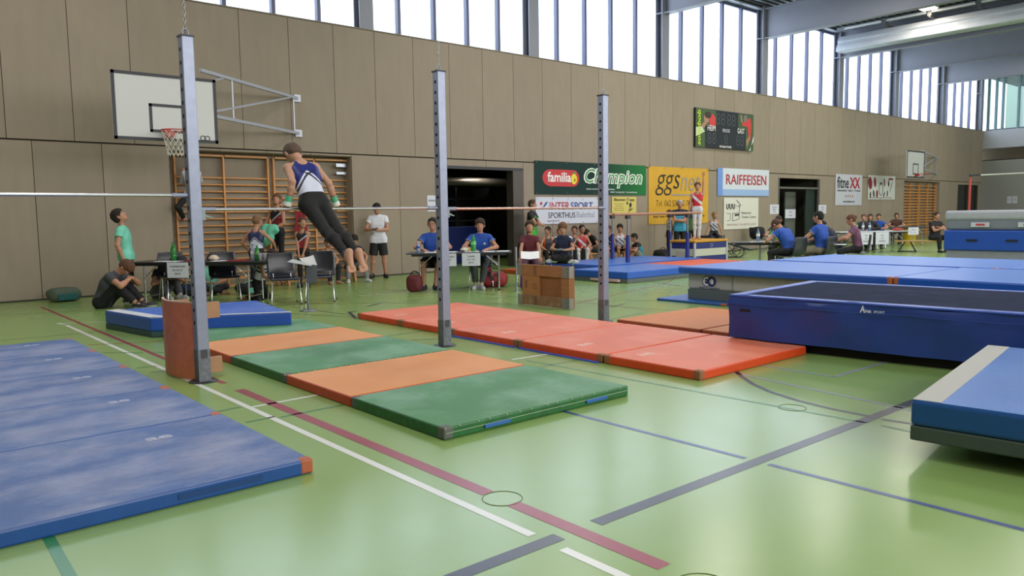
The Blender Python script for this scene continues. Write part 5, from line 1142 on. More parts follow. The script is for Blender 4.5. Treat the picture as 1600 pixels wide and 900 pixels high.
    if glasses:
        mb = MB()
        for e_ in (-1, 1): mb.tube([tuple(hp(.15*e_+.1*math.cos(a*math.pi/6), .41, .02+.075*math.sin(a*math.pi/6))) for a in range(12)], .0022, 5, closed=True); mb.tube([tuple(hp(.25*e_, .40, .03)), tuple(hp(.37*e_, 0, .03))], .0022, 4)
        mb.tube([tuple(hp(-.05, .42, .03)), tuple(hp(.05, .42, .03))], .0022, 4).build('glasses', BLK, root)
    def tcoord(c):  # torso coords: lateral, front, height 0..1
        q = c-H0; wz = nrm(w0+w1); u = q@r1; f_ = q@f1; t = (q@wz)/tl; return u/(.2*s), f_/s, t
    ctx = dict(root=root, sp=sp, r1=r1, f1=f1, w1=w1, s=s, hp=hp, hc=hc, hs=hs, wL=wL, wR=wR, eL=eL, eR=eR, shc=shc, kL=kL, kR=kR, aL=aL, aR=aR)
    # ---- bottoms first
    if bot:
        kind = bot[0]; S = SDF(); o = .008 if kind in ('tights',) else .013
        hi = .24 if kind == 'tights' else .16
        S.cap(hipL, hipR, .098*s*b+o, k=.05); S.cap(sp(.18)-r0*.055*s*b, sp(.18)+r0*.055*s*b, .100*s*b+o, k=.05, clips=((sp(hi), w0),))
        t1 = bot[3] if len(bot) > 3 else {'shorts': .75, 'trousers': 1.93, 'tights': 1.97}[kind]
        fla = {'shorts': .03, 'trousers': .012, 'tights': 0}[kind]
        for (a_, b_, c_) in ((hipL, kL, aL), (hipR, kR, aR)): leg(S, a_, b_, c_, o, t1, flare=fla)
        S.p[0] = S.p[0][:6]+(((sp(hi), w0),),)
        V, Q = S.mesh(vox); ms = [MAT(bot[1], .8, var=.06, scale=10, bump=.3, bscale=14)]
        np_obj({'shorts': 'shorts', 'trousers': 'trousers', 'tights': 'gym_trousers'}[kind], V, Q, ms, root)
    if top:
        kind, cols = top[0], top[1]; fn = top[2] if len(top) > 2 else None
        S = SDF(); 
        if kind == 'leotard':
            o = .006; torso(S, o); S.cap(sp(.95)-r1*.075*s, sp(1.02)-r1*.06*s, .055*s+o, .048*s+o, k=.03).cap(sp(.95)+r1*.075*s, sp(1.02)+r1*.06*s, .055*s+o, .048*s+o, k=.03)
            cuts = ()
        else:
            o = .014 if kind == 'shirt' else .02; torso(S, o); shoulders(S, o)
            for (a_, b_, c_) in ((shL, eL, wL), (shR, eR, wR)): arm(S, a_, b_, c_, o, 0, sleeve if kind == 'shirt' else 1.9, flare=.012)
            cuts = ()
        if kind != 'leotard' and (len(top) <= 3 or top[3] < -.09):
            S.cap(hipL-r0*.012*s-w0*.02*s, hipL-r0*.012*s-w0*.14*s, .094*s*b+.018, k=.04, clips=((sp(0)-w0*.10*s, -w0),)).cap(hipR+r0*.012*s-w0*.02*s, hipR+r0*.012*s-w0*.14*s, .094*s*b+.018, k=.04, clips=((sp(0)-w0*.10*s, -w0),)).cap(sp(-.05), sp(-.3), .10*s*b+.018, k=.04, clips=((sp(0)-w0*.10*s, -w0),))
        hem = top[3] if len(top) > 3 else (-.10 if kind != 'leotard' else .05)
        S.p[0] = S.p[0][:6]+(((sp(0)+w0*hem*s, -w0),),)
        for i_ in (1,): S.p[i_] = S.p[i_][:6]+(((sp(0)+w0*hem*s, -w0),),)
        V, Q = S.mesh(vox); ms = [MAT(c_, .75 if kind != 'leotard' else .5, var=.04, scale=8, bump=.25 if kind != 'leotard' else 0, bscale=12) for c_ in cols]
        f2 = (lambda c: fn(*tcoord(c))) if fn else None
        so_ = np_obj('leotard' if kind == 'leotard' else ('shirt' if kind == 'shirt' else 'sweater'), V, Q, ms, root, f2)
        if collar:
            mb = MB(); cc = nk+w1*.012*s; n_ = 16; pts = [cc+(r1*math.cos(2*math.pi*i/n_)*.062*s+f1*math.sin(2*math.pi*i/n_)*.064*s)-w1*(.02*s*max(0, math.sin(2*math.pi*i/n_))) for i in range(n_)]
            mb.tube([tuple(p) for p in pts], .010*s, 6, closed=True)
            mb.build('collar', MAT(collar, .7), so_)
            if kind == 'shirt':
                mb = MB()
                for (a_, b_) in ((shL, eL), (shR, eR)):
                    p = a_+(b_-a_)*(sleeve-.02); d = nrm(b_-a_); u_ = nrm(np.cross(d, [0.3, .2, 1])); v_ = np.cross(d, u_); rr = (.0485*b*s+.014+.008)
                    mb.tube([tuple(p+u_*math.cos(2*math.pi*i/14)*rr+v_*math.sin(2*math.pi*i/14)*rr) for i in range(14)], .005, 5, closed=True)
                mb.build('sleeve_trim', MAT(collar, .7), so_)
    if shoes:
        for (a_, heel, ball, toe, fd, up, ls) in feet:
            S = SDF(); sole = (a_-up*.078*s, -up)
            S.cap(heel, a_+up*.01*s, .046*s, .04*s, k=.03, clips=(sole,)); S.cap(heel-up*.01*s, ball-up*.0*s, .044*s, .042*s, k=.03, clips=(sole,)); S.cap(ball, toe, .042*s, .034*s, k=.03, clips=(sole,))
            V, Q = S.mesh(vox); sc_ = lambda c, a_=a_, up=up: ((c-a_)@up < -.060*s).astype(int)
            np_obj('shoe', V, Q, [MAT(shoes[0], .6), MAT(shoes[1], .6)], root, sc_)
    if extra: extra(ctx)
    return ctx
def px(u, y): return float(PY(u, 400, y)[0])
# --- pose helpers (local frame: +y is where the person faces, x to their right)
def pose_stand(h, arms='down'):
    s = h/1.75
    d = dict(fl=(-.11*s, 0, .078*s), fr=(.11*s, 0, .078*s))
    if arms == 'cross': d.update(hl=(.10*s, .24*s, 1.17*s), hr=(-.10*s, .25*s, 1.13*s), el=(-1, .1, -.8), er=(1, .1, -.8), palm=dict(l=(0, -1, 0), r=(0, -1, 0)), curl=.5)
    if arms == 'front': d.update(hl=(-.05*s, .2*s, .85*s), hr=(.05*s, .2*s, .85*s), el=(-1, -.4, -.2), er=(1, -.4, -.2), palm=dict(l=(0, -1, 0), r=(0, -1, 0)))
    if arms == 'phone': d.update(hl=(-.02*s, .30*s, 1.13*s), hr=(.10*s, .30*s, 1.15*s), el=(-1, -.2, -1), er=(1, -.2, -1), palm=dict(l=(0, -.2, 1), r=(0, -.2, 1)), curl=.7)
    return d
def pose_sit(h, seat=.47, fw=.12, tz=0, table=None, feet=.42, spread=.13):
    s = h/1.75; hz = seat+.09*s
    d = dict(hip=(0, 0, hz), fl=(-spread*s, feet*s, .078*s+tz), fr=(spread*s, feet*s, .078*s+tz), lean=(0, fw), lean2=(0, fw*.5), kl=(-.25, 1, 1), kr=(.25, 1, 1))
    if table is not None: d.update(hl=(-.12*s, .38*s, table+.03), hr=(.13*s, .40*s, table+.03), el=(-1, -.2, -.2), er=(1, -.2, -.2), palm=dict(l=(0.1, 0, -1), r=(-.1, 0, -1)), curl=.25, handdir=dict(l=(.5, 1, -.1), r=(-.5, 1, -.1)))
    else: d.update(hl=(-.12*s, .30*s, hz+.10*s), hr=(.12*s, .30*s, hz+.10*s), el=(-1, -.5, 0), er=(1, -.5, 0), palm=dict(l=(0, 0, -1), r=(0, 0, -1)), curl=.3)
    return d
def pose_floor(h, cross=False, knees=.5):
    s = h/1.75; hz = .105*s
    if cross: return dict(hip=(0, 0, hz), fl=(.16*s, .30*s, .08*s), fr=(-.16*s, .36*s, .08*s), kl=(-1, .6, .35), kr=(1, .6, .35), lean=(0, .12), lean2=(0, .2), hl=(-.05*s, .28*s, .28*s), hr=(.07*s, .28*s, .28*s), el=(-1, -.3, 0), er=(1, -.3, 0), footdir=dict(l=(1, .2, 0), r=(-1, .2, 0), up=1), palm=dict(l=(0, 0, 1), r=(0, 0, 1)))
    return dict(hip=(0, 0, hz), fl=(-.12*s, knees*s, .078*s), fr=(.12*s, knees*s, .078*s), kl=(-.2, .3, 1), kr=(.2, .3, 1), lean=(0, .18), lean2=(0, .35), hl=(-.08*s, .42*s, .42*s), hr=(.10*s, .44*s, .40*s), el=(-1, -.2, -.4), er=(1, -.2, -.4), palm=dict(l=(0, -.3, -1), r=(0, -.3, -1)))
# leotard patterns  (u lateral -1..1, f front, t height)
def pat_navy_back(u, f_, t):   # 0 white lower, 1 black band, 2 blue sparkling upper
    y = .70-.42*np.abs(u)**1.25; o = np.zeros(len(u), int); o[t > y-.055] = 1; o[t > y] = 0; o[t > y+.035] = 2; return o
def pat_diag(u, f_, t):        # red with white sash
    o = np.zeros(len(u), int); d = t-(.62+.35*u*np.sign(1)); o[np.abs(d) < .10] = 1; return o
def pat_blackred(u, f_, t):
    o = np.ones(len(u), int); o[t > .62-.25*u] = 0; d = t-(.66-.30*u); o[(np.abs(d) < .035)] = 2; return o
def pat_whitezig(u, f_, t):
    o = np.zeros(len(u), int); d = (t-.35-.35*u) % .3; o[(d < .1) & (t < .8)] = 1; return o
def pat_side(u, f_, t): o = np.zeros(len(u), int); o[(np.abs(u) > .55) & (t > .3)] = 1; return o

# ---------------------------------------------------------------- gymnast on the bar
_gx = 3.525
def pat_g(u, f_, t):
    y = .74-.50*np.abs(u)**1.2; o = np.zeros(len(u), int)
    o[(t > y-.10) & (t < y-.04)] = 1; o[t > y+.02] = 2; o[(np.abs(u) < .5) & (np.abs(t-(.66+.22*np.abs(u))) < .02) & (f_ < 0)] = 1
    return o
def gy_extra(c):
    r = c['root']
    for w_, e_, k in ((c['wL'], c['eL'], 'l'), (c['wR'], c['eR'], 'r')):
        d = nrm(w_-e_)
        for nm, a, b, rr, m_ in (('wrist_guard', -.075, -.01, .034, MAT('#4fa884', .7)), ('wrist_tape', -.085, -.073, .032, MAT('#a83a3a', .6)), ('grip_strap', -.012, .03, .038, MAT('#d8dcd4', .7))):
            MB().cyl(tuple(w_+d*a), tuple(w_+d*b), rr, rr*1.02, n=16).build(nm, m_, r, bevel=.003)
    S = 0
    for a_, k_ in ((c['aL'], c['kL']), (c['aR'], c['kR'])):
        d = nrm(a_-k_); MB().cyl(tuple(a_-d*.05), tuple(a_-d*.005), .042, .04, n=16).build('ankle_band', MAT('#3a3550', .7), r)
    text_p = None
yy = 7.13
# local frame with yaw such that local +y = world +y
_s = 1.40/1.75
g = person('young gymnast in blue and white leotard and black trousers supporting himself on the high bar', (_gx, 7.0, 0), abs_yaw=R_(-3), h=1.60, hs=.222, hip=(-.02, .04, 1.60), lean=(-.03, .48, 1), lean2=(-.09, .74, 1), twist=R_(0),
           hl=(-.255, .12, 1.625), hr=(.25, .14, 1.625), el=(-.1, -1, -.2), er=(.1, -1, -.2), legk=1.16, armk=.86, fl=(-.05, -.78, 1.09), fr=(.055, -.78, 1.09), kl=(0, .3, -1), kr=(0, .3, -1),
           headyaw=6, headpitch=-25, skin='#b58a72', hair='#57463a', top=('leotard', ['#c6cce0', '#14142a', '#15226e'], pat_g, .04), bot=('tights', '#0e0f13', 0, 1.93), vox=.0055, bulk=.88, curl=.95,
           palm=dict(l=(0, -.0, -1), r=(0, 0, -1)), handdir=dict(l=(.05, .75, -.45), r=(-.05, .75, -.45)), footdir=dict(l=(-.05, -.25, -1), r=(.1, -.25, -1)), extra=gy_extra)

# ---------------------------------------------------------------- left group
person('boy in mint T-shirt standing by the wall, looking up to the right', (px(197, 15.1), 15.1, 0), 78, h=1.62, hs=.26, headpitch=38, top=('shirt', ['#74c8b0']), bot=('trousers', '#15161c'), shoes=('#22242a', '#d8d8d8'), lean=(0, -.14), lean2=(0, -.02), bulk=1.12, hair='#221a16', hstyle='mop', **pose_stand(1.62))
person('man in grey T-shirt sitting on the floor hugging his knees, head bowed', (px(157, 14.5), 14.5, 0), 62, h=1.78, headpitch=-32, top=('shirt', ['#3c3e44'], None, -.08), bot=('trousers', '#101116', 0, 1.85), shoes=('#2a2c30', '#c8c8c8'), hair='#5a3c28', bulk=1.15, hstyle='mop',
       **{**pose_floor(1.78, knees=.62), 'lean': (0, .35), 'lean2': (0, .75), 'hl': (-.04, .50, .50), 'hr': (.06, .50, .50)})
person('person in dark top crouching behind the left end of the left table', (px(247, 15.5), 15.5, 0), 30, h=1.7, headpitch=-35, top=('shirt', ['#1e2024'], None, -.05), bot=('trousers', '#55585c'), shoes=('#c4c4c8', '#e0e0e0'), hair='#2a1e18', hstyle='mop', **{**pose_floor(1.7, knees=.5), 'lean': (0, .4), 'lean2': (0, .7)})
person('child in mint shirt sitting on the floor behind the left table and post', (px(326, 15.5), 15.5, 0), 20, h=1.45, headpitch=-25, top=('shirt', ['#74c8b0'], None, -.05), bot=('trousers', '#17181e'), hair='#2e221a', bulk=.95, **pose_floor(1.45, cross=True))
person('boy in white top and black trousers climbing the left wall bars, half behind the post', (px(306, 16.72), 16.72, 1.10), 180, h=1.55, abs_yaw=R_(-5), top=('shirt', ['#c2c2cc']), bot=('trousers', '#111216'), sleeve=1.9, hair='#251c17', bulk=.85, headpitch=12, hip=(0, 0, .92), fl=(-.16, .2, .42), fr=(.16, .22, .20), hl=(-.10, .24, 1.40), hr=(.14, .24, 1.42), el=(-.3, -1, -1), er=(.3, -1, -1), kl=(-.6, -.6, .2), kr=(.6, -.3, .2), palm=dict(l=(0, 1, -.3), r=(0, 1, -.3)), curl=1.0)
person('boy in navy and white leotard seen from behind at the left wall bars', (px(401, 15.0), 15.0, 0), 158, h=1.50, headpitch=-22, headyaw=-25, top=('leotard', ['#c2c8da', '#14162e', '#1b2450'], pat_navy_back), bot=('tights', '#101116'), hair='#7a5a42', bulk=.92, lean=(0, .06), shoes=('#24262c', '#24262c'), hl=(-.26, .2, .86), hr=(.30, .25, .88), fl=(-.1, 0, .07), fr=(.1, 0, .07))
def cloth_extra(c):
    r = c['root']; p = (c['wL']+c['wR'])/2; S = SDF(); S.ell(p+np.array([0, .05, -.12]), (.19, .12, .22)).ell(p+np.array([-.14, .02, -.02]), (.14, .09, .12)).ell(p+np.array([.1, .03, -.26]), (.12, .09, .12)); V, Q = S.mesh(.012); V = V+np.sin(V[:, [2, 0, 1]]*38)*.012
    o = np_obj('mint_towel', V, Q, MAT('#6cc4a8', .85, bump=.4, bscale=12), None); o.name = 'towel'; o.matrix_world = Matrix.Translation(r.location) @ Matrix.Rotation(r.rotation_euler.z, 4, 'Z'); tag(o, 'mint green towel held by the boy in the red and black leotard', 'towel')
person('boy in red and black leotard holding a mint towel', (px(436, 16.25), 16.25, .262), -42, h=1.70, headpitch=26, headyaw=22, top=('leotard', ['#1a1a1f', '#7c1c28', '#b8bcc4'], pat_blackred), bot=('tights', '#121318'), shoes=('#1e2026', '#404248'), hair='#6a4a34', bulk=.88, hstyle='mop', hl=(-.10, .27, 1.0), hr=(.14, .26, 1.02), el=(-1, -.3, -1), er=(1, -.3, -1), extra=cloth_extra, fl=(-.1, 0, .075), fr=(.1, 0, .075))
person('child in white leotard with dark stripes kneeling behind the left table', (px(402, 13.75), 13.75, 0), 55, h=1.42, headpitch=-30, top=('leotard', ['#c0c4d2', '#16182c'], lambda u, f_, t: ((np.abs(t-.62) < .05) | (np.abs(t-.78) < .04)).astype(int), .0), bot=('tights', '#0f1014'), hair='#2c2019', bulk=.9, hip=(0, 0, .30), fl=(-.1, -.22, .06), fr=(.1, -.20, .06), kl=(-.2, 1, .1), kr=(.2, 1, .1), lean=(0, .35), lean2=(0, .55), hl=(-.1, .42, .32), hr=(.1, .42, .34), footdir=dict(l=(0, -1, -.05), r=(0, -1, -.05), up=1))
person('small boy in black and red leotard with folded hands behind the empty chairs', (px(474, 15.4), 15.4, 0), -18, h=1.43, headyaw=38, top=('leotard', ['#17171b', '#84202c', '#c0c2c8'], pat_blackred), bot=('tights', '#121318'), shoes=('#1c1d22', '#1c1d22'), hair='#54382a', bulk=.88, **pose_stand(1.43, 'front'))
person('child in dark leotard with white stripe sitting low, half behind a chair', (px(508, 15.9), 15.9, 0), 35, h=1.40, headpitch=-15, top=('leotard', ['#15161a', '#c4c6ce'], pat_side), bot=('trousers', '#24262c'), hair='#3c281c', bulk=.9, **pose_sit(1.40, seat=.28, feet=.38, fw=.3))
person('boy in black T-shirt and grey trousers sitting on the bench behind the gymnast feet', (px(550, 16.05), 16.05, 0), 15, h=1.55, headpitch=-30, top=('shirt', ['#131419']), bot=('trousers', '#7c8284'), shoes=('#c8ccd0', '#e2e2e2'), hair='#1f1713', bulk=.92, **{**pose_sit(1.55, seat=.28, feet=.5, fw=.45, spread=.25), 'hl': (-.18, .45, .45), 'hr': (.2, .45, .45)})
def phone_extra(c):
    p = (c['wL']+c['wR'])/2+np.array([0, .07, .03]); r = c['root']
    t = thing('smartphone', 'dark phone in the hands of the man in the white shirt', 'phone', r.location+Matrix.Rotation(r.rotation_euler.z, 3, 'Z') @ Vector(tuple(p)), r.rotation_euler.z); MB().box(-.075, .075, -.035, .035, 0, .01).build('body', BLK, t); MB().box(-.07, .07, -.03, .03, .01, .011).build('screen', MAT('#2a3038', .2), t)
person('man in white T-shirt and black shorts standing by the wall looking at his phone', (px(592, 16.45), 16.45, 0), -2, h=1.80, headpitch=-38, headyaw=-12, top=('shirt', ['#d4d8e2', '#24262e'], lambda u, f_, t: ((np.abs(u) > 1.12) & (t > .93) & (np.abs(f_) < .018)).astype(int), -.12), bot=('shorts', '#14151a', 0, .92), shoes=('#16171b', '#16171b'), hair='#1c1512', extra=phone_extra, **{**pose_stand(1.80, 'phone'), 'fl': (-.15, 0, .08), 'fr': (.17, .05, .08)})
# judges at table 2
def badge(c):
    p = c['sp'](.74)+c['r1']*(-.085)*c['s']+c['f1']*.125*c['s']; MB().box(p[0]-.02, p[0]+.02, p[1]-.01, p[1]+.006, p[2]-.018, p[2]+.018).build('chest_logo', MAT('#c4ccd8', .5), c['root'])
bluep = '#1b479f'
q = on2(-.56, .50, 0); person('judge in blue polo shirt with glasses, half hidden by the middle post', (q[0], q[1], 0), abs_yaw=ang2+math.pi-.0, h=1.84, top=('shirt', [bluep], None, -.08), bot=('shorts', '#101116', 0, .8), shoes=('#1a2036', '#1a2036'), hair='#1c1512', glasses=True, collar='#b8c0d0', vox=.008, headyaw=-10, extra=badge, **{**pose_sit(1.84, .46, .2, table=.76), 'fl': (-.05, .42, .08), 'fr': (.18, .38, .08)})
q = on2(.41, .50, 0); person('judge in blue polo shirt behind the green bottle, arms on the table', (q[0], q[1], 0), abs_yaw=ang2+math.pi, h=1.76, top=('shirt', [bluep], None, -.08), bot=('trousers', '#3c4044', 0, 1.85), shoes=('#a8acb4', '#d0d0d0'), hair='#35241a', collar='#b8c0d0', vox=.008, hstyle='mop', headyaw=-4, extra=badge, **{**pose_sit(1.76, .46, .2, table=.76), 'fl': (-.02, .58, .08), 'fr': (.10, .48, .08)})
# two boys behind the wooden box
chair('black chair under the boy in the maroon T-shirt', (10.95, 12.2, 0), face(10.9, 12.2, 0)); chair('black chair under the boy in the navy T-shirt', (11.75, 12.0, 0), face(11.7, 12, 0))
def papers_extra(c):
    r = c['root']; Rz = Matrix.Rotation(r.rotation_euler.z, 3, 'Z')
    t = thing('open_booklet', 'open white booklet on the lap of the boy in maroon', 'booklet', r.location+Rz @ Vector((0, .42, .66)), r.rotation_euler.z)
    MB().add([(-.19, .1, -.07), (0, .1, -.09), (0, -.03, .06), (-.19, -.03, .07)], [(0, 1, 2, 3)]).build('left_page', paper, t); MB().add([(.19, .1, -.07), (0, .1, -.09), (0, -.03, .06), (.19, -.03, .07)], [(0, 1, 2, 3)]).build('right_page', paper, t)
person('boy in maroon T-shirt sitting on a chair with an open booklet, looking up', (10.95, 12.15, 0), 0, h=1.58, headpitch=18, top=('shirt', ['#5a1826']), bot=('trousers', '#5c3a50'), shoes=('#22242a', '#22242a'), hair='#3a261c', hstyle='mop', bulk=.95, vox=.008, extra=papers_extra, **{**pose_sit(1.58, .46, .1), 'hl': (-.2, .38, .60), 'hr': (.2, .38, .60)})
def tablet_extra(c):
    r = c['root']; Rz = Matrix.Rotation(r.rotation_euler.z, 3, 'Z')
    t = thing('small_notebook', 'pale blue booklet held by the boy in navy', 'booklet', r.location+Rz @ Vector((0.02, .36, .73)), r.rotation_euler.z+.2); MB().box(-.09, .09, -.06, .06, 0, .02).build('cover', MAT('#6a8ca4', .5), t); MB().box(-.085, .088, -.055, .055, .004, .016).build('pages', paper, t)
person('boy in navy T-shirt with white shoulder stripes, cross-legged on a chair', (11.75, 11.95, 0), -8, h=1.50, headpitch=-6, top=('shirt', ['#1a2440', '#c4c8d0'], lambda u, f_, t: ((np.abs(u) > .75) & (t > .96) & (np.abs(f_) < .02)).astype(int)), bot=('trousers', '#121318'), hair='#6a4a34', hstyle='mop', bulk=.95, vox=.008, extra=tablet_extra,
       hip=(0, 0, .55), fl=(.17, .30, .53), fr=(-.2, .36, .52), kl=(-1, .6, .1), kr=(1, .6, .1), lean=(0, .05), lean2=(0, .2), hl=(-.06, .30, .72), hr=(.08, .30, .72), el=(-1, -.3, -.6), er=(1, -.3, -.6), footdir=dict(l=(1, .2, 0), r=(-1, .2, 0), up=1), palm=dict(l=(0, 0, 1), r=(0, 0, 1)), shoes=('#b8bcc4', '#d0d0d0'))
# children under the banners
person('man in black and green tracksuit with crossed arms beside the store room', (px(832, 16.35), 16.35, 0), 70, h=1.86, top=('shirt', ['#17181c', '#3fa83c', '#b8bcc0'], lambda u, f_, t: np.where((np.abs(t-(.86-.25*np.abs(u))) < .03), 1, np.where((t < .42) & (f_ > -.02), 1, 0)), -.12), bot=('trousers', '#15161a'), shoes=('#18181c', '#18181c'), hair='#4a382c', bulk=.98, vox=.01, **pose_stand(1.86, 'cross'))
kid = dict(vox=.010, bulk=.92, group=None)
def bench_kid(label, u, phi, h, top, bot, hair, y=16.25, seat=.30, **kw):
    person(label, (px(u, y), y, 0), phi, h=h, top=top, bot=bot, hair=hair, **{**kid, **pose_sit(h, seat=seat, feet=.42), **kw})
bench_kid('boy in black and orange leotard looking right, behind the boys on chairs', 856, 15, 1.50, ('leotard', ['#1a1a20', '#c0502c'], pat_side), ('trousers', '#131418'), '#2a1e18', headyaw=-50)
bench_kid('small boy in orange leotard mostly behind the boy in navy', 874, 20, 1.40, ('leotard', ['#c0502c', '#1a1a20'], pat_side), ('trousers', '#131418'), '#5a3c2a', headyaw=-20)
bench_kid('boy in dark leotard turned right beside the boy in red and white', 897, 25, 1.50, ('leotard', ['#1a1a20', '#b04a2c'], pat_side), ('trousers', '#121317'), '#3a281e', headyaw=-35)
bench_kid('boy in red leotard with white sash and white trousers sitting on the bench', 909, 5, 1.55, ('leotard', ['#b82430', '#c8ccd4'], pat_diag), ('tights', '#c4c6cc'), '#2a1e18', headyaw=20, y=16.1)
bench_kid('boy in black T-shirt bent forward, mostly behind the right post', 934, -60, 1.62, ('shirt', ['#101116']), ('shorts', '#23242c'), '#1c1512', headpitch=-30, lean=(0, .5), lean2=(0, .7), hstyle='mop')
bench_kid('bare-armed boy just right of the right post, mostly hidden', 953, -30, 1.45, ('leotard', ['#20222c', '#b8bcc4'], pat_whitezig), ('shorts', '#1a1c26'), '#4a3226')
bench_kid('boy in white and navy zigzag leotard behind the blue uprights', 968, 15, 1.52, ('leotard', ['#c0c4cc', '#1c2244'], pat_whitezig), ('shorts', '#1a1c34'), '#1f1713', headyaw=-20, hstyle='mop', y=16.2)
person('boy in light blue jersey sitting on the floor hugging his knees, facing left', (px(1001, 15.4), 15.4, 0), -70, h=1.60, headyaw=0, top=('shirt', ['#2f8fa8', '#1a1c24'], lambda u, f_, t: (t > .85).astype(int), -.08), bot=('shorts', '#8a8478'), hair='#1f1713', vox=.010, bulk=.95, **pose_floor(1.6, knees=.45))
person('grey-haired man in light blue shirt with crossed arms behind the parallel bars', (px(1062, 15.6), 15.6, 0), 0, h=1.86, headpitch=-6, top=('shirt', ['#3f9cc0', '#181c34'], lambda u, f_, t: ((t > .72) | (np.abs(u) > .95)).astype(int), -.12), bot=('trousers', '#101218'), shoes=('#1c1c20', '#1c1c20'), hair='#a8a4a0', vox=.010, bulk=1.06, **pose_stand(1.86, 'cross'))
person('person in green and black top behind the grey-haired man', (px(1080, 16.2), 16.2, 0), 15, h=1.84, top=('shirt', ['#3a5a24', '#16181a'], lambda u, f_, t: (t > .6).astype(int)), bot=('trousers', '#111216'), shoes=('#16171b', '#16171b'), hair='#231a15', vox=.011, **pose_stand(1.84))
person('boy with bare arms in white leotard left of the grey-haired man', (px(1046, 16.1), 16.1, 0), -70, h=1.52, headyaw=20, top=('leotard', ['#b8bcc4', '#24284a'], pat_whitezig), bot=('tights', '#14161e'), shoes=('#1c1c20', '#1c1c20'), hair='#5a3c2a', vox=.011, bulk=.9, **pose_stand(1.52))
person('boy in red and white leotard standing on the vaulting box, one arm raised', (px(1089, 13.95), 13.95, .677), -4, h=1.66, headyaw=10, headpitch=4, hs=.235, top=('leotard', ['#c02030', '#ccd0d8'], pat_diag, .02), bot=('tights', '#c8cad0', 0, 1.97), skin='#b98a74', hair='#6a4c36', hstyle='mop', vox=.009, bulk=.86, hr=(.24, .02, .80), hl=(-.17, .02, 1.93), el=(-1, -.3, 0), er=(1, -1, 0), fl=(-.055, 0, .072), fr=(.07, 0, .072), curl=.15, palm=dict(l=(.2, 1, 0), r=(-1, 0, 0)))
t = thing('gym_box', 'low grey box on which the small boy sits right of the vaulting box', 'box', (px(1114, 15.6), 15.65, 0)); MB().box(-.4, .4, -.25, .25, 0, .66).build('body', MAT('#3a3f4a', .6), t, bevel=.02); MB().box(-.41, .41, -.26, .26, .66, .69).build('lid', MAT('#1c2140', .5), t, bevel=.01)
person('small fair boy in white and black leotard sitting right of the boy on the box', (px(1115, 15.6), 15.6, .2), 0, h=1.42, headyaw=35, headpitch=-12, top=('leotard', ['#b8bac0', '#22243a'], pat_whitezig), bot=('tights', '#14161e'), hair='#8a6a44', vox=.011, bulk=.9, **{**pose_sit(1.42, seat=.5, feet=.3, tz=.1), 'hl': (-.28, .1, .52), 'hr': (.28, .12, .52)})
# right judges
person('person in neon yellow vest sitting behind the right judges table', (px(1217, 11.6), 11.6, 0), -10, h=1.68, headpitch=-15, top=('shirt', ['#9ab82c', '#16181c'], lambda u, f_, t: ((np.abs(u) > .5)).astype(int)), bot=('trousers', '#16171c'), hair='#33241b', vox=.011, shoes=('#1c1c20', '#1c1c20'), **pose_sit(1.68, .46, .25, table=.74))
plain = 'black shell chairs of the judges at the right'
def rj(label, clabel, u, y, phi, h, top, bot, hair, **kw):
    x = px(u, y); chair(clabel, (x, y, 0), face(x, y, phi), plain)
    person(label, (x, y, 0), phi, h=h, top=top, bot=bot, hair=hair, vox=.009, shoes=('#16171b', '#c8c8c8'), **{**pose_sit(h, .47, .2, table=.74), **kw})
rj('judge in blue polo seen from behind, leaning left over the table, nearest the doorway', 'black chair of the leaning judge in blue', 1236, 9.3, -125, 1.80, ('shirt', [bluep], None, -.08), ('trousers', '#17191e'), '#4a3226', collar='#b8c0d0', lean=(0, .35), lean2=(0, .7), headpitch=-30, hl=(-.15, .52, .77), hr=(.18, .5, .77), bulk=1.05)
rj('upright judge in blue polo with black hair, seen from behind', 'black chair of the upright black-haired judge', 1284, 9.0, -118, 1.84, ('shirt', [bluep], None, -.08), ('trousers', '#8a8270'), '#12100f', collar='#b8c0d0', lean=(0, .05), lean2=(0, .15), headyaw=10, bulk=1.05)
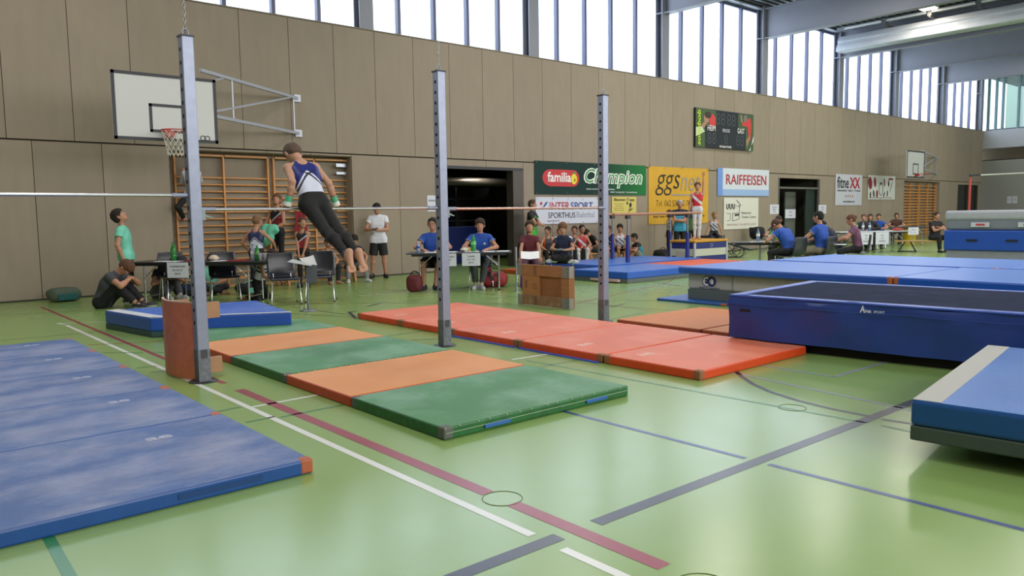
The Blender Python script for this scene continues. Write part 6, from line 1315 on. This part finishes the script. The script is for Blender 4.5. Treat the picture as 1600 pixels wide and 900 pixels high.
rj('dark-haired woman in navy leaning forward between the judges', 'black chair of the woman in navy', 1306, 9.8, -105, 1.66, ('sweater', ['#161c34']), ('trousers', '#14151a'), '#201412', hstyle='bob', lean=(0, .4), lean2=(0, .7), headpitch=-25)
rj('woman in mauve T-shirt writing on her lap, hair tied back', 'black chair of the woman in mauve', 1340, 8.7, -88, 1.70, ('shirt', ['#6a4460'], None, -.06), ('trousers', '#111216'), '#5c3a2a', hstyle='bun', lean=(0, .12), lean2=(0, .25), hl=(-.06, .42, .75), hr=(.08, .42, .78), headpitch=-6)
t = thing('writing_board', 'white papers held by the woman in mauve', 'papers', (px(1310, 8.7), 8.66, .68), .3); MB().box(-.16, .16, -.12, .12, 0, .008).build('board', MAT('#c4c6cc', .6), t); MB().box(-.14, .14, -.11, .11, .008, .012).build('sheet', paper, t)
# far tables
for u, y, lb, tp, hr_, st in ((1348, 13.0, 'brown-haired woman at the left end of the nearer far table', ('sweater', ['#2a2226']), '#5a3a2a', 'bun'), (1358, 13.2, 'girl in dark jacket with white stripe at the nearer far table', ('sweater', ['#15171e', '#b8bcc4'], lambda u, f_, t: (np.abs(u-1.0) < .08).astype(int)), '#2a1a14', 'long'), (1371, 13.4, 'person in blue polo at the nearer far table', ('shirt', [bluep], None, -.08), '#2a1e18', 'short'), (1399, 14.6, 'woman in brown top at the farther table near the yellow bucket', ('shirt', ['#4a3026'], None, -.08), '#33211a', 'bob')):
    x = px(u, y); chair('black chair under the '+lb, (x, y, 0), face(x, y, 5), 'chairs at the far tables')
    person(lb, (x, y, 0), 0, h=1.62, top=tp, bot=('trousers', '#14161c'), hair=hr_, hstyle=st, vox=.013, shoes=('#1c1c20', '#1c1c20'), **pose_sit(1.62, .46, .2, table=.74))
person('man in black sitting with folded arms on the long bench before the far wall bars', (28.5, 10.75, 0), 40, h=1.80, top=('shirt', ['#0f1014'], None, -.08), bot=('trousers', '#121317'), shoes=('#101014', '#101014'), hair='#2c211b', vox=.012, bulk=1.05, **{**pose_sit(1.8, .40, .1), 'hl': (.08, .30, .85), 'hr': (-.06, .30, .82)})
